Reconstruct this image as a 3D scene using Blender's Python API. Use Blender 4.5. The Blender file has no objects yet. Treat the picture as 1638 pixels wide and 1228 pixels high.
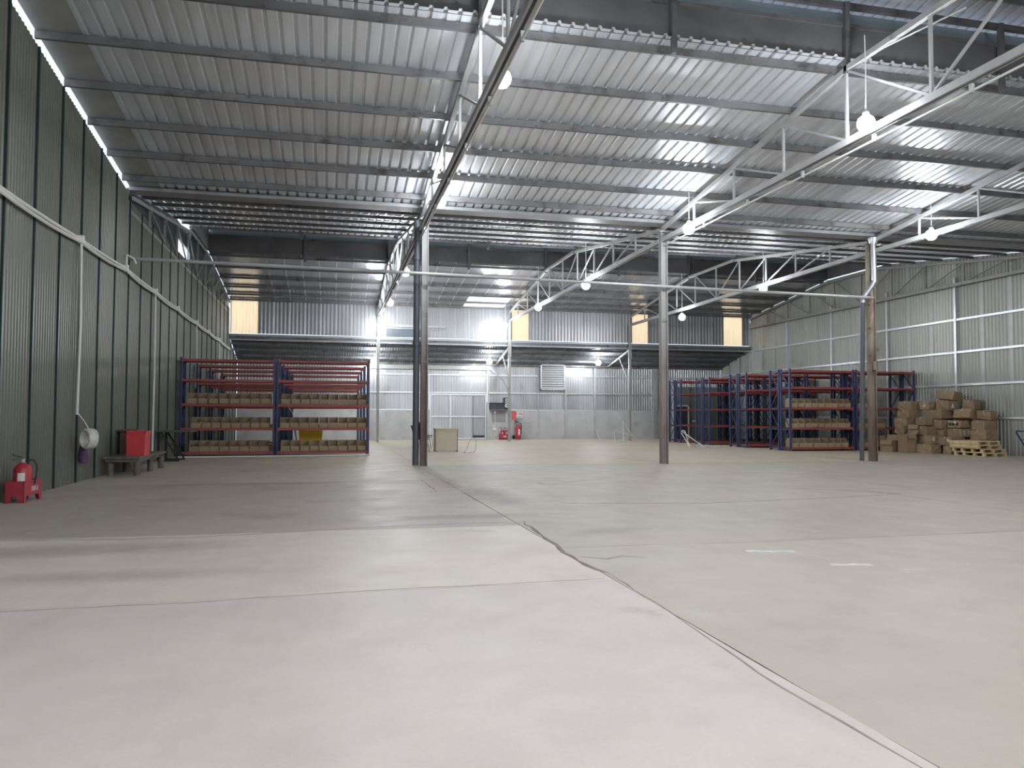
import bpy, math, random
from mathutils import Vector, Matrix
random.seed(7)
S = bpy.context.scene
COL = S.collection
# ------------------------------------------------------------------ camera, sky, exposure
F_PX, YAW, PITCH, ROLL = 1253.07, 0.2277, 0.0408, 0.0029
def make_camera():
    cd = bpy.data.cameras.new('camera'); co = bpy.data.objects.new('camera', cd); COL.objects.link(co)
    cd.sensor_fit = 'HORIZONTAL'; cd.sensor_width = 36.0; cd.lens = F_PX / 1638 * 36.0
    cd.clip_end = 300
    fw = Vector((math.sin(YAW)*math.cos(PITCH), math.cos(YAW)*math.cos(PITCH), math.sin(PITCH)))
    r = Vector((math.cos(YAW), -math.sin(YAW), 0)); u = r.cross(fw)
    c, s = math.cos(ROLL), math.sin(ROLL)
    r2 = c*r + s*u; u2 = -s*r + c*u
    m = Matrix((r2, u2, -fw)).transposed().to_4x4(); m.translation = (0, 0, 1.5)
    co.matrix_world = m; S.camera = co
make_camera()
W = bpy.data.worlds.new('sky'); S.world = W; W.use_nodes = True
W.node_tree.nodes['Background'].inputs[0].default_value = (0.80, 0.87, 1.0, 1)
W.node_tree.nodes['Background'].inputs[1].default_value = 2.0
S.view_settings.view_transform = 'Standard'; S.view_settings.look = 'None'
S.view_settings.gamma = 1; S.view_settings.use_curve_mapping = False
S.view_settings.exposure = 0.0
S.cycles.use_denoising = True
S.cycles.max_bounces = 8; S.cycles.sample_clamp_indirect = 6
LAMP_L = 285.0           # radiance of one lamp bulb

# ------------------------------------------------------------------ dimensions
XL, XR = -5.45, 26.2
X1, X2, X3 = 2.62, 10.33, 18.04
YV, YU, YW = 23.3, 45.4, 49.3       # valley, clerestory wall, outer wall of the lean-to
YB = -12.0
R1, R2 = 11.65, 34.95               # ridges
def zroof(y):
    if y >= R2: return 8.92 - .128*(y - R2 - 2.35) if y > R2 + 2.35 else 8.92
    if y >= YV: return min(7.75 + .125*(y - YV), 8.92)
    if y >= R1: return min(7.75 + .125*(YV - y), 8.92)
    return min(7.75 + .125*abs(y), 8.92)

# ------------------------------------------------------------------ helpers
class MB:
    def __init__(s): s.v = []; s.f = []
    def add(s, vs, fs):
        n = len(s.v); s.v += [tuple(v) for v in vs]; s.f += [tuple(i + n for i in f) for f in fs]; return s
    def box(s, x0, x1, y0, y1, z0, z1):
        return s.add([(x0,y0,z0),(x1,y0,z0),(x1,y1,z0),(x0,y1,z0),(x0,y0,z1),(x1,y0,z1),(x1,y1,z1),(x0,y1,z1)],
                     [(0,3,2,1),(4,5,6,7),(0,1,5,4),(1,2,6,5),(2,3,7,6),(3,0,4,7)])
    def bar(s, p, q, w, h, up=(0,0,1)):
        p, q = Vector(p), Vector(q); d = (q-p).normalized(); up = Vector(up)
        if abs(d.dot(up)) > .99: up = Vector((0,1,0))
        a = d.cross(up).normalized(); b = a.cross(d)
        a *= w/2; b *= h/2
        vs = [p-a-b, p+a-b, p+a+b, p-a+b, q-a-b, q+a-b, q+a+b, q-a+b]
        return s.add(vs, [(0,1,2,3),(7,6,5,4),(0,4,5,1),(1,5,6,2),(2,6,7,3),(3,7,4,0)])
    def tube(s, pts, r, n=8, closed=False):
        pts = [Vector(p) for p in pts]; rings = []; m = len(pts); prev = None
        for i, p in enumerate(pts):
            if closed: d = pts[(i+1) % m] - pts[i-1]
            else: d = pts[min(i+1, m-1)] - pts[max(i-1, 0)]
            d.normalize()
            a = prev - d*prev.dot(d) if prev is not None else d.orthogonal()
            if a.length < 1e-5: a = d.orthogonal()
            a.normalize(); prev = a; b = d.cross(a)
            rings.append([p + (a*math.cos(t) + b*math.sin(t))*r for t in [2*math.pi*k/n for k in range(n)]])
        vs = [v for rg in rings for v in rg]; fs = []
        for i in range(m if closed else m-1):
            j = (i+1) % m
            for k in range(n): fs.append((i*n+k, i*n+(k+1)%n, j*n+(k+1)%n, j*n+k))
        if not closed: fs += [tuple(range(n))[::-1], tuple((m-1)*n+k for k in range(n))]
        return s.add(vs, fs)
    def lathe(s, prof, c=(0,0,0), n=16):
        c = Vector(c); vs = []; fs = []
        for r, z in prof:
            for k in range(n):
                t = 2*math.pi*k/n; vs.append(c + Vector((r*math.cos(t), r*math.sin(t), z)))
        for i in range(len(prof)-1):
            for k in range(n): fs.append((i*n+k, i*n+(k+1)%n, (i+1)*n+(k+1)%n, (i+1)*n+k))
        fs += [tuple(range(n))[::-1], tuple((len(prof)-1)*n+k for k in range(n))]
        return s.add(vs, fs)
    def sheet(s, prof, L, fn, t=.006, top=None):
        """corrugated sheet: prof = [(u, h)], run along l; fn(u, h, l) -> xyz; top(u) overrides L"""
        n = len(prof); vs = []
        for dh in (0, t):
            for u, h in prof: vs.append(fn(u, h+dh, 0))
            for u, h in prof: vs.append(fn(u, h+dh, top(u) if top else L))
        fs = []
        for i in range(n-1):
            fs.append((i, i+1, n+i+1, n+i)); fs.append((2*n+i, 3*n+i, 3*n+i+1, 2*n+i+1))
            fs.append((i, 2*n+i, 2*n+i+1, i+1)); fs.append((n+i, n+i+1, 3*n+i+1, 3*n+i))
        fs += [(0, n, 3*n, 2*n), (n-1, 3*n-1, 4*n-1, 2*n-1)]
        return s.add(vs, fs)
    def mesh(s, name, mat, smooth=False):
        me = bpy.data.meshes.new(name); me.from_pydata(s.v, [], s.f); me.validate(); me.update()
        if mat: me.materials.append(mat)
        if smooth:
            for p in me.polygons: p.use_smooth = True
            try: me.set_sharp_from_angle(angle=math.radians(45))
            except Exception: pass
        return me
    def build(s, name, mat, parent=None, smooth=False, loc=None):
        return link(name, s.mesh(name, mat, smooth), parent, loc)
def link(name, data, parent=None, loc=None, rz=0):
    o = bpy.data.objects.new(name, data); COL.objects.link(o)
    if parent: o.parent = parent
    if loc: o.location = loc
    if rz: o.rotation_euler.z = rz
    return o
def tag(o, label=None, cat=None, group=None, kind=None):
    if label: o['label'] = label
    if cat: o['category'] = cat
    if group: o['group'] = group
    if kind: o['kind'] = kind
    return o
def empty(name, loc=(0,0,0), rz=0, label=None, cat=None, group=None, kind=None):
    o = bpy.data.objects.new(name, None); COL.objects.link(o); o.location = loc; o.rotation_euler.z = rz
    o.empty_display_size = .1
    return tag(o, label, cat, group, kind)
def copy_tree(o, parent=None):
    c = o.copy(); COL.objects.link(c)
    if parent: c.parent = parent
    for ch in o.children: copy_tree(ch, c)
    return c
def trap(pitch, n, h, rib=.06, slope=.02, x0=0):
    """trapezoidal profile: n pitches of flat pan with one raised rib"""
    pr = []
    for i in range(n):
        x = x0 + i*pitch; c = x + pitch/2
        pr += [(x, 0), (c-rib/2-slope, 0), (c-rib/2, h), (c+rib/2, h), (c+rib/2+slope, 0)]
    pr.append((x0 + n*pitch, 0)); return pr
def fine(width, pitch, h, x0=0):
    n = max(1, round(width/pitch)); p = width/n; pr = []
    for i in range(n):
        x = x0 + i*p; pr += [(x, 0), (x+p*.3, 0), (x+p*.45, h), (x+p*.75, h), (x+p*.9, 0)]
    pr.append((x0+width, 0)); return pr

# ------------------------------------------------------------------ materials
def nodes(m):
    m.use_nodes = True; nt = m.node_tree; return nt, nt.nodes, nt.links, nt.nodes['Principled BSDF']
def M(name, col, rough=.5, metal=0., var=.12, scale=3., bump=0., bscale=40., rand=0., dirt=None, dirt_amt=0., dirt_scale=2., coat=0, stretch=(1,1,1), rvar=.0):
    m = bpy.data.materials.new(name); nt, N, L, B = nodes(m)
    tc = N.new('ShaderNodeTexCoord'); mp = N.new('ShaderNodeMapping'); mp.inputs['Scale'].default_value = stretch
    L.new(tc.outputs['Object'], mp.inputs[0])
    nz = N.new('ShaderNodeTexNoise'); nz.inputs['Scale'].default_value = scale; nz.inputs['Detail'].default_value = 6
    L.new(mp.outputs[0], nz.inputs['Vector'])
    mr = N.new('ShaderNodeMapRange'); mr.inputs['From Min'].default_value = .3; mr.inputs['From Max'].default_value = .7
    mr.inputs['To Min'].default_value = 1-var; mr.inputs['To Max'].default_value = 1+var
    L.new(nz.outputs['Fac'], mr.inputs['Value'])
    val = mr.outputs[0]
    if rand:
        oi = N.new('ShaderNodeObjectInfo'); m2 = N.new('ShaderNodeMapRange'); m2.inputs['To Min'].default_value = 1-rand; m2.inputs['To Max'].default_value = 1+rand
        L.new(oi.outputs['Random'], m2.inputs['Value'])
        mm = N.new('ShaderNodeMath'); mm.operation = 'MULTIPLY'; L.new(val, mm.inputs[0]); L.new(m2.outputs[0], mm.inputs[1]); val = mm.outputs[0]
    hs = N.new('ShaderNodeHueSaturation'); hs.inputs['Color'].default_value = (*col, 1); L.new(val, hs.inputs['Value'])
    out = hs.outputs[0]
    if dirt:
        n2 = N.new('ShaderNodeTexNoise'); n2.inputs['Scale'].default_value = dirt_scale; n2.inputs['Detail'].default_value = 8; n2.inputs['Roughness'].default_value = .65
        L.new(mp.outputs[0], n2.inputs['Vector'])
        r2 = N.new('ShaderNodeMapRange'); r2.inputs['From Min'].default_value = .62-dirt_amt*.3; r2.inputs['From Max'].default_value = .75-dirt_amt*.2
        L.new(n2.outputs['Fac'], r2.inputs['Value'])
        mx = N.new('ShaderNodeMix'); mx.data_type = 'RGBA'; mx.inputs['B'].default_value = (*dirt, 1)
        L.new(r2.outputs[0], mx.inputs['Factor']); L.new(out, mx.inputs['A']); out = mx.outputs['Result']
    L.new(out, B.inputs['Base Color'])
    B.inputs['Roughness'].default_value = rough; B.inputs['Metallic'].default_value = metal
    if rvar:
        r3 = N.new('ShaderNodeMapRange'); r3.inputs['From Min'].default_value = .3; r3.inputs['From Max'].default_value = .7
        r3.inputs['To Min'].default_value = max(.02, rough-rvar); r3.inputs['To Max'].default_value = rough+rvar
        L.new(nz.outputs['Fac'], r3.inputs['Value']); L.new(r3.outputs[0], B.inputs['Roughness'])
    if bump:
        n3 = N.new('ShaderNodeTexNoise'); n3.inputs['Scale'].default_value = bscale; n3.inputs['Detail'].default_value = 4
        L.new(mp.outputs[0], n3.inputs['Vector'])
        bp = N.new('ShaderNodeBump'); bp.inputs['Strength'].default_value = bump; bp.inputs['Distance'].default_value = .02
        L.new(n3.outputs['Fac'], bp.inputs['Height']); L.new(bp.outputs[0], B.inputs['Normal'])
    return m
def emit(name, col, strength):
    m = bpy.data.materials.new(name); nt, N, L, B = nodes(m)
    B.inputs['Base Color'].default_value = (1,1,1,1)
    B.inputs['Emission Color'].default_value = (*col, 1); B.inputs['Emission Strength'].default_value = strength
    return m
def translucent(name, col, streak=.1):
    m = bpy.data.materials.new(name); m.use_nodes = True; nt = m.node_tree; N, L = nt.nodes, nt.links
    N.remove(N['Principled BSDF']); out = N['Material Output']
    tc = N.new('ShaderNodeTexCoord'); mp = N.new('ShaderNodeMapping'); mp.inputs['Scale'].default_value = (14, 14, 1.0)
    nz = N.new('ShaderNodeTexNoise'); nz.inputs['Scale'].default_value = 1.2; nz.inputs['Detail'].default_value = 5
    L.new(tc.outputs['Object'], mp.inputs[0]); L.new(mp.outputs[0], nz.inputs['Vector'])
    mr = N.new('ShaderNodeMapRange'); mr.inputs['From Min'].default_value = .3; mr.inputs['From Max'].default_value = .7
    mr.inputs['To Min'].default_value = 1-streak; mr.inputs['To Max'].default_value = 1+streak*.5; L.new(nz.outputs['Fac'], mr.inputs['Value'])
    hs = N.new('ShaderNodeHueSaturation'); hs.inputs['Color'].default_value = (*col, 1); L.new(mr.outputs[0], hs.inputs['Value'])
    tr = N.new('ShaderNodeBsdfTranslucent'); df = N.new('ShaderNodeBsdfDiffuse'); mx = N.new('ShaderNodeMixShader'); mx.inputs[0].default_value = .12
    L.new(hs.outputs[0], tr.inputs[0]); L.new(hs.outputs[0], df.inputs[0]); L.new(tr.outputs[0], mx.inputs[1]); L.new(df.outputs[0], mx.inputs[2])
    L.new(mx.outputs[0], out.inputs[0]); return m

def floor_mat(name, col, dirt, dirt_amt, blobs=()):
    """poured concrete: broad mottling, fine grain, scuffs and a few stains that stay where they are"""
    m = bpy.data.materials.new(name); nt, N, L, B = nodes(m)
    ge = N.new('ShaderNodeNewGeometry')
    def noise(sc, det=6, rough=.55, st=None):
        n = N.new('ShaderNodeTexNoise'); n.inputs['Scale'].default_value = sc; n.inputs['Detail'].default_value = det; n.inputs['Roughness'].default_value = rough
        if st:
            mp = N.new('ShaderNodeMapping'); mp.inputs['Scale'].default_value = st[:3]; mp.inputs['Rotation'].default_value = (0,0,st[3]); L.new(ge.outputs['Position'], mp.inputs[0]); L.new(mp.outputs[0], n.inputs['Vector'])
        else: L.new(ge.outputs['Position'], n.inputs['Vector'])
        return n.outputs['Fac']
    def rng(x, a, b, c, d):
        r = N.new('ShaderNodeMapRange'); r.inputs['From Min'].default_value = a; r.inputs['From Max'].default_value = b; r.inputs['To Min'].default_value = c; r.inputs['To Max'].default_value = d
        L.new(x, r.inputs['Value']); return r.outputs[0]
    def mul(a, b):
        q = N.new('ShaderNodeMath'); q.operation = 'MULTIPLY'; L.new(a, q.inputs[0]); L.new(b, q.inputs[1]); return q.outputs[0]
    v = rng(noise(.35, 5), .3, .7, .93, 1.06)
    v = mul(v, rng(noise(2.3, 8, .6), .3, .7, .95, 1.05))
    v = mul(v, rng(noise(30, 4, .6), .3, .7, .975, 1.02))
    v = mul(v, rng(noise(1.1, 5, .6, (1, .12, 1, .35)), .58, .72, 1.0, .93))
    hs = N.new('ShaderNodeHueSaturation'); hs.inputs['Color'].default_value = (*col, 1); L.new(v, hs.inputs['Value']); out = hs.outputs[0]
    masks = [rng(noise(.55, 9, .68), .60-dirt_amt*.25, .74-dirt_amt*.2, 0, .55)]
    for (x, y, rx, ry, rot, amt) in blobs:
        mp = N.new('ShaderNodeMapping'); mp.vector_type = 'TEXTURE'; mp.inputs['Location'].default_value = (x, y, 0); mp.inputs['Rotation'].default_value = (0, 0, rot); mp.inputs['Scale'].default_value = (rx, ry, 1)
        L.new(ge.outputs['Position'], mp.inputs[0])
        sx = N.new('ShaderNodeVectorMath'); sx.operation = 'LENGTH'; L.new(mp.outputs[0], sx.inputs[0])
        a = N.new('ShaderNodeMath'); a.operation = 'MULTIPLY_ADD'; L.new(noise(2.2, 9, .7), a.inputs[0]); a.inputs[1].default_value = 1.6; L.new(sx.outputs['Value'], a.inputs[2])
        masks.append(rng(a.outputs[0], 1.1, 1.9, amt, 0))
    for k in masks:
        mx = N.new('ShaderNodeMix'); mx.data_type = 'RGBA'; mx.inputs['B'].default_value = (*dirt, 1)
        L.new(k, mx.inputs['Factor']); L.new(out, mx.inputs['A']); out = mx.outputs['Result']
    L.new(out, B.inputs['Base Color']); B.inputs['Roughness'].default_value = .55
    L.new(rng(noise(1.5, 6), .3, .7, .42, .62), B.inputs['Roughness'])
    B.inputs['Specular IOR Level'].default_value = .35
    bp = N.new('ShaderNodeBump'); bp.inputs['Strength'].default_value = .12; bp.inputs['Distance'].default_value = .01
    L.new(noise(18, 6, .6), bp.inputs['Height']); L.new(bp.outputs[0], B.inputs['Normal'])
    return m

m_deck = M('galvanised_deck', (.755,.785,.83), .36, .6, .10, 1.2, rand=.05, stretch=(2.5,.25,1), rvar=.06)
m_vroof = M('vent_roof_zinc', (.30,.305,.31), .45, .5, .1, 1)
m_foil = M('smooth_deck', (.55,.56,.57), .20, .8, .10, .8, rand=.06, rvar=.05)
m_dark = M('shaded_zinc_sheet', (.13,.13,.135), .55, .3, .3, .6)  # shadow on the ridge vent sheets put into a dark base colour
m_blue = M('vent_sheet', (.34,.42,.46), .45, .2, .12, 1.0, rand=.04)
m_purlin = M('purlin_steel', (.17,.17,.175), .5, .55, .2, 1.5, dirt=(.07,.065,.06), dirt_amt=.3)
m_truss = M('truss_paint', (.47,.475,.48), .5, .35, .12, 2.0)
m_truss_dark = M('truss_dark_steel', (.30,.30,.285), .5, .4, .12, 2.0)  # darker grey steel for wall trusses and small fittings
m_wl = M('grey_green_cladding', (.127,.134,.110), .36, .15, .05, .5, rand=.04, stretch=(1,1,.3), dirt=(.105,.11,.095), dirt_amt=.05, dirt_scale=.6)
m_seam = M('cladding_seam', (.03,.055,.055), .32, .3)
m_wr = M('pale_cladding', (.38,.387,.355), .42, .35, .10, .7, rand=.14, stretch=(1,1,.3), dirt=(.25,.24,.205), dirt_amt=.15, dirt_scale=1.2)
m_lap = M('cladding_lap', (.39,.40,.395), .4, .4, .08)
m_back = M('zinc_cladding', (.50,.51,.53), .38, .6, .12, .8, rand=.12, stretch=(1,1,.3), dirt=(.33,.31,.29), dirt_amt=.15, dirt_scale=.9)
m_upper = M('dull_zinc_cladding', (.37,.375,.39), .38, .6, .12, .8, rand=.05, stretch=(1,1,.3), dirt=(.25,.24,.23), dirt_amt=.15, dirt_scale=.9)
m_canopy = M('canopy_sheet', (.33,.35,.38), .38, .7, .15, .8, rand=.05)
m_girt = M('girt_galvanised', (.72,.74,.76), .32, .6, .06)
m_louv = M('louvre_zinc', (.68,.69,.70), .45, .15, .06)
m_conc = M('raw_concrete_wall', (.46,.465,.465), .85, 0, .10, 1.5, bump=.2, bscale=25, dirt=(.33,.32,.31), dirt_amt=.15, dirt_scale=1.8)
def blended(name, a, b, za, zb, rough=.7, dirt=(.1,.06,.045), amt=.4):
    """post paint that is rusted and stained towards its foot: colour b below za, colour a above zb"""
    m = M(name, a, rough, .15, .15, 3, stretch=(1,1,.3), dirt=dirt, dirt_amt=amt, dirt_scale=2.2)
    nt = m.node_tree; N, L, B = nt.nodes, nt.links, nt.nodes['Principled BSDF']
    src = B.inputs['Base Color'].links[0].from_socket
    tc = N.new('ShaderNodeTexCoord'); sp = N.new('ShaderNodeSeparateXYZ'); L.new(tc.outputs['Object'], sp.inputs[0])
    mp = N.new('ShaderNodeMapping'); mp.inputs['Scale'].default_value = (6,6,.9); L.new(tc.outputs['Object'], mp.inputs[0])
    nz = N.new('ShaderNodeTexNoise'); nz.inputs['Scale'].default_value = 1.5; nz.inputs['Detail'].default_value = 6; L.new(mp.outputs[0], nz.inputs['Vector'])
    ad = N.new('ShaderNodeMath'); ad.operation = 'MULTIPLY_ADD'; L.new(nz.outputs['Fac'], ad.inputs[0]); ad.inputs[1].default_value = 2.4; L.new(sp.outputs['Z'], ad.inputs[2])
    mr = N.new('ShaderNodeMapRange'); mr.inputs['From Min'].default_value = za+1.2; mr.inputs['From Max'].default_value = zb+1.2; mr.inputs['To Min'].default_value = 1; mr.inputs['To Max'].default_value = 0; L.new(ad.outputs[0], mr.inputs['Value'])
    n2 = N.new('ShaderNodeMapRange'); n2.inputs['From Min'].default_value = .3; n2.inputs['From Max'].default_value = .7; n2.inputs['To Min'].default_value = .7; n2.inputs['To Max'].default_value = 1.25; L.new(nz.outputs['Fac'], n2.inputs['Value'])
    hs = N.new('ShaderNodeHueSaturation'); hs.inputs['Color'].default_value = (*b, 1); L.new(n2.outputs[0], hs.inputs['Value'])
    mx = N.new('ShaderNodeMix'); mx.data_type = 'RGBA'; L.new(mr.outputs[0], mx.inputs['Factor']); L.new(src, mx.inputs['A']); L.new(hs.outputs[0], mx.inputs['B'])
    L.new(mx.outputs['Result'], B.inputs['Base Color']); return m
m_c1 = blended('rusted_grey_post', (.37,.37,.37), (.16,.125,.11), 2.6, 4.9, amt=.15)
m_c2 = blended('weathered_plain_post', (.36,.355,.35), (.27,.225,.21), 1.5, 4.5, dirt=(.25,.19,.165), amt=.2)
m_c3 = blended('stained_pale_post', (.46,.42,.33), (.20,.135,.10), 1.2, 4.6, dirt=(.15,.085,.06), amt=.6)
m_white = M('white_pvc', (.78,.78,.76), .4, 0, .04)
m_socket = M('lamp_socket', (.75,.75,.75), .4)
m_pipe = M('dark_grey_pipe', (.085,.095,.11), .42, 0, .08, 2)
m_galv = M('galvanised_spout', (.55,.57,.60), .32, .8, .1, 3)
m_rust = M('rusty_post', (.19,.17,.16), .7, .1, .2, 4, stretch=(1,1,.35), dirt=(.12,.075,.055), dirt_amt=.75, dirt_scale=2.2)
m_post = M('weathered_post', (.36,.355,.35), .6, .3, .15, 3, stretch=(1,1,.3), dirt=(.25,.19,.165), dirt_amt=.2, dirt_scale=2.5)
m_post2 = M('weathered_post_foot', (.33,.31,.30), .65, .2, .2, 4, stretch=(1,1,.3), dirt=(.24,.175,.155), dirt_amt=.55, dirt_scale=2.2)
m_stain = M('stained_post_foot', (.30,.255,.19), .75, .0, .25, 4, stretch=(2,2,.25), dirt=(.085,.05,.04), dirt_amt=1.0, dirt_scale=1.5)
m_wood_post = M('stained_post', (.46,.42,.33), .7, .05, .18, 3, stretch=(2,2,.25), dirt=(.13,.075,.05), dirt_amt=.55, dirt_scale=1.3)
m_rblue = M('rack_blue', (.030,.045,.125), .4, 0, .08, 4)
m_red = M('rack_orange_red', (.36,.085,.075), .42, 0, .08, 4)
m_deckb = M('rack_deck', (.16,.16,.17), .5, .3, .1, 3)
m_card = M('cardboard', (.31,.225,.14), .8, 0, .10, 5, rand=.10, dirt=(.23,.16,.10), dirt_amt=.15)
m_bin = M('bin_cardboard', (.40,.30,.195), .8, 0, .06, 5, rand=.05)
m_tape = M('brown_tape', (.44,.36,.25), .4, 0, .05)
m_label = M('paper_label', (.75,.74,.70), .6, 0, .03)
m_black = M('black_plastic', (.018,.018,.02), .5)
m_ired = M('extinguisher_red', (.42,.03,.045), .38, 0, .08, 6)
m_bred = M('red_sheet_box', (.36,.035,.055), .5, 0, .1, 5)
m_cred = M('red_plastic_crate', (.62,.055,.065), .4, 0, .06, 5)
m_wood = M('old_bench_wood', (.16,.135,.115), .75, 0, .2, 4, stretch=(3,.5,1), dirt=(.08,.065,.055), dirt_amt=.4)
m_brown = M('brown_board', (.16,.085,.07), .6, 0, .1, 3)
m_pallet = M('pale_pallet_wood', (.62,.50,.28), .7, 0, .12, 5, rand=.06)
m_beige = M('beige_laminate', (.58,.52,.40), .5, 0, .04, 3)
m_yellow = M('yellow_plastic', (.75,.52,.02), .45, 0, .05)
m_chrome = M('grey_tube', (.3,.3,.31), .35, .8, .05)
m_cart = M('blue_grey_tube', (.06,.075,.12), .4, .2)
m_purple = M('purple_bag', (.10,.055,.13), .55, 0, .3, 6, dirt=(.28,.06,.09), dirt_amt=.3, dirt_scale=5)
m_hose = M('clear_hose', (.62,.62,.58), .35, 0, .1, 8)
m_dbox = M('dark_meter_box', (.04,.042,.055), .5, 0, .2, 8)
m_signr = M('sign_red', (.55,.06,.08), .5)
m_crack = M('crack_dirt', (.24,.205,.185), .9, 0, .2, 4)
m_crackl = M('joint_dirt', (.33,.29,.265), .9, 0, .2, 4)
m_mark = M('pale_scrape', (.66,.64,.60), .8, 0, .15, 6)
m_win = translucent('cream_fibreglass', (1.0,.87,.68), .06)
m_sky = translucent('clear_roof_sheet', (.98,.98,.97), .03)
m_bulb = emit('bulb_glow', (.93,.965,1.0), LAMP_L)
m_leaf = M('dry_leaf', (.10,.085,.07), .8)
m_part = M('partition_panel', (.20,.22,.22), .5, .1, .08, 1.5)

# ------------------------------------------------------------------ floor
BASE = (.62,.555,.51); GREY = (.455,.405,.34); NEARR = (.485,.432,.368); MIDL = (.50,.44,.375); DIRTY = (.47,.412,.368); FARC = (.54,.47,.375)
DC = (.27,.225,.195)
BL = [(3.0,14.6,.55,2.3,.0,.85),(2.55,17.5,.3,2.2,0,.5),(-1.2,18.0,2.2,.35,0,.5),(1.9,11.6,1.6,.35,0,.6),(-3.2,9.6,2.6,.5,.05,.45),(-2.0,8.0,1.8,.35,0,.35),(3.0,8.1,.35,.25,0,.9),(3.6,9.8,.8,.3,.4,.45)]
f_near = floor_mat('concrete_near_left', BASE, DC, 0, [])
f_left = floor_mat('concrete_pale_slab', (.66,.59,.52), DC, .06, BL)
f_dirty = floor_mat('concrete_dirty_slab', DIRTY, DC, .25, BL)
f_right = floor_mat('concrete_right', GREY, DC, .02, BL)
f_nearr = floor_mat('concrete_near_right', NEARR, DC, .0, BL[:1])
f_mid = floor_mat('concrete_mid_left', MIDL, DC, .15, BL)
f_far = floor_mat('concrete_far', FARC, DC, .08, BL)
floor = MB().box(XL-.3, XR+.3, YB-.2, YW+.3, -.35, -.012).build('floor', m_crackl); tag(floor, kind='structure')
def slab(x0, x1, y0, y1, mat, jag=.008, wob=0):
    """one poured slab with slightly uneven edges"""
    g = .004; x0 += g; x1 -= g; y0 += g; y1 -= g
    pts = []
    def edge(a, b):
        n = max(2, int((Vector(b)-Vector(a)).length/.8)); 
        for i in range(n):
            t = i/n; p = Vector(a).lerp(Vector(b), t)
            if i: p += Vector((random.uniform(-jag, jag), random.uniform(-jag, jag)))
            pts.append(p)
    c = [(x0,y0),(x1,y0),(x1,y1),(x0,y1)]
    for i in range(4): edge(c[i], c[(i+1) % 4])
    n = len(pts); mb = MB()
    mb.add([(p.x, p.y, 0) for p in pts] + [(p.x, p.y, -.06) for p in pts], [tuple(range(n))] + [(i, i+n, (i+1) % n + n, (i+1) % n) for i in range(n)])
    mb.build('slab', mat, floor)
XJ = 2.56
ys = [YB, -1.0, 2.6, 6.84, 10.55, 18.2, 23.5]
ml = [f_near, f_near, f_near, f_left, f_dirty, f_mid]
for i in range(6): slab(XL-.2, XJ, ys[i], ys[i+1], ml[i])
ys = [YB, -3, 8.62, 16.5, 23.5]
for i in range(4): slab(XJ, X2+.4, ys[i], ys[i+1], [f_near, f_nearr, f_right, f_right][i])
for i in range(4): slab(X2+.4, X3+.2, ys[i], ys[i+1], [f_near, f_nearr, f_right, f_right][i])
for i in range(4): slab(X3+.2, XR+.2, ys[i], ys[i+1], f_right)
for a, b in ((XL-.2, X1), (X1, X2), (X2, X3), (X3, XR+.2)):
    slab(a, b, 23.5, 34.5, f_far); slab(a, b, 34.5, 45.2, f_far); slab(a, b, 45.2, YW+.1, f_far)
def crack(pts, w, mat, name='crack', step=.22, jit=.03, seed=1):
    """thin irregular line of dirt filling a crack"""
    rnd = random.Random(seed); P = []
    for a, b in zip(pts, pts[1:]):
        a, b = Vector(a), Vector(b); n = max(1, int((b-a).length/step))
        for i in range(n): P.append(a.lerp(b, i/n) + Vector((rnd.uniform(-jit, jit), rnd.uniform(-jit, jit))))
    P.append(Vector(pts[-1])); vs = []; fs = []
    for i, p in enumerate(P):
        d = (P[min(i+1, len(P)-1)] - P[max(i-1, 0)]).normalized(); nrm = Vector((-d.y, d.x)); ww = .85*w*rnd.uniform(.35, 1.1)*(.3 if i in (0, len(P)-1) else 1)
        for s_, z in ((-1, .0004), (-.5, .002), (.5, .002), (1, .0004)): vs.append((p.x+nrm.x*ww*s_, p.y+nrm.y*ww*s_, z))
    for i in range(len(P)-1):
        for k in range(3): fs.append((i*4+k, i*4+k+1, i*4+k+5, i*4+k+4))
    MB().add(vs, fs).build(name, mat, floor)
crack([(2.69,10.9),(2.63,10.03),(2.55,8.6),(2.53,7.6),(2.62,7.15)], .035, m_crack, seed=2)
crack([(2.62,7.15),(2.57,5.93),(2.50,4.73),(2.45,3.95),(2.48,3.2),(2.50,2.4)], .013, m_crackl, seed=3, jit=.012)
crack([(-3.8,10.5),(-1.7,10.3),(.6,10.75),(1.8,10.9),(2.69,10.75)], .03, m_crackl, seed=4)
crack([(-3.6,6.75),(-1.1,6.76),(.4,6.88),(2.5,6.93)], .014, m_crackl, seed=5, jit=.015)
crack([(3.9,13.1),(5.0,12.75),(6.4,12.55),(8.2,12.75),(10.2,13.1),(10.85,13.3),(10.2,14.3),(9.4,14.7)], .035, m_crack, seed=6, jit=.04)
crack([(4.6,17.2),(4.6,16.6),(5.7,17.4),(6.5,17.9)], .035, m_crackl, seed=8)
crack([(1.05,18.3),(2.1,18.3),(2.08,15.4)], .03, m_crackl, seed=9)
crack([(-4.2,18.1),(-2,18.2),(1.05,18.3)], .025, m_crackl, seed=19)
crack([(XL,23.45),(2,23.5),(9,23.5),(17,23.5),(25.5,23.4)], .035, m_crackl, seed=10, jit=.02)
crack([(2.6,8.05),(2.85,7.9),(3.1,8.0),(3.3,7.85)], .05, m_crackl, seed=12)
crack([(4.2,8.55),(6.2,8.55),(8.9,8.66),(11,8.7)], .012, m_crackl, seed=13, jit=.01)
crack([(11.3,11.4),(12.2,11.5),(13,11.2)], .02, m_crackl, seed=14)
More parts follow.
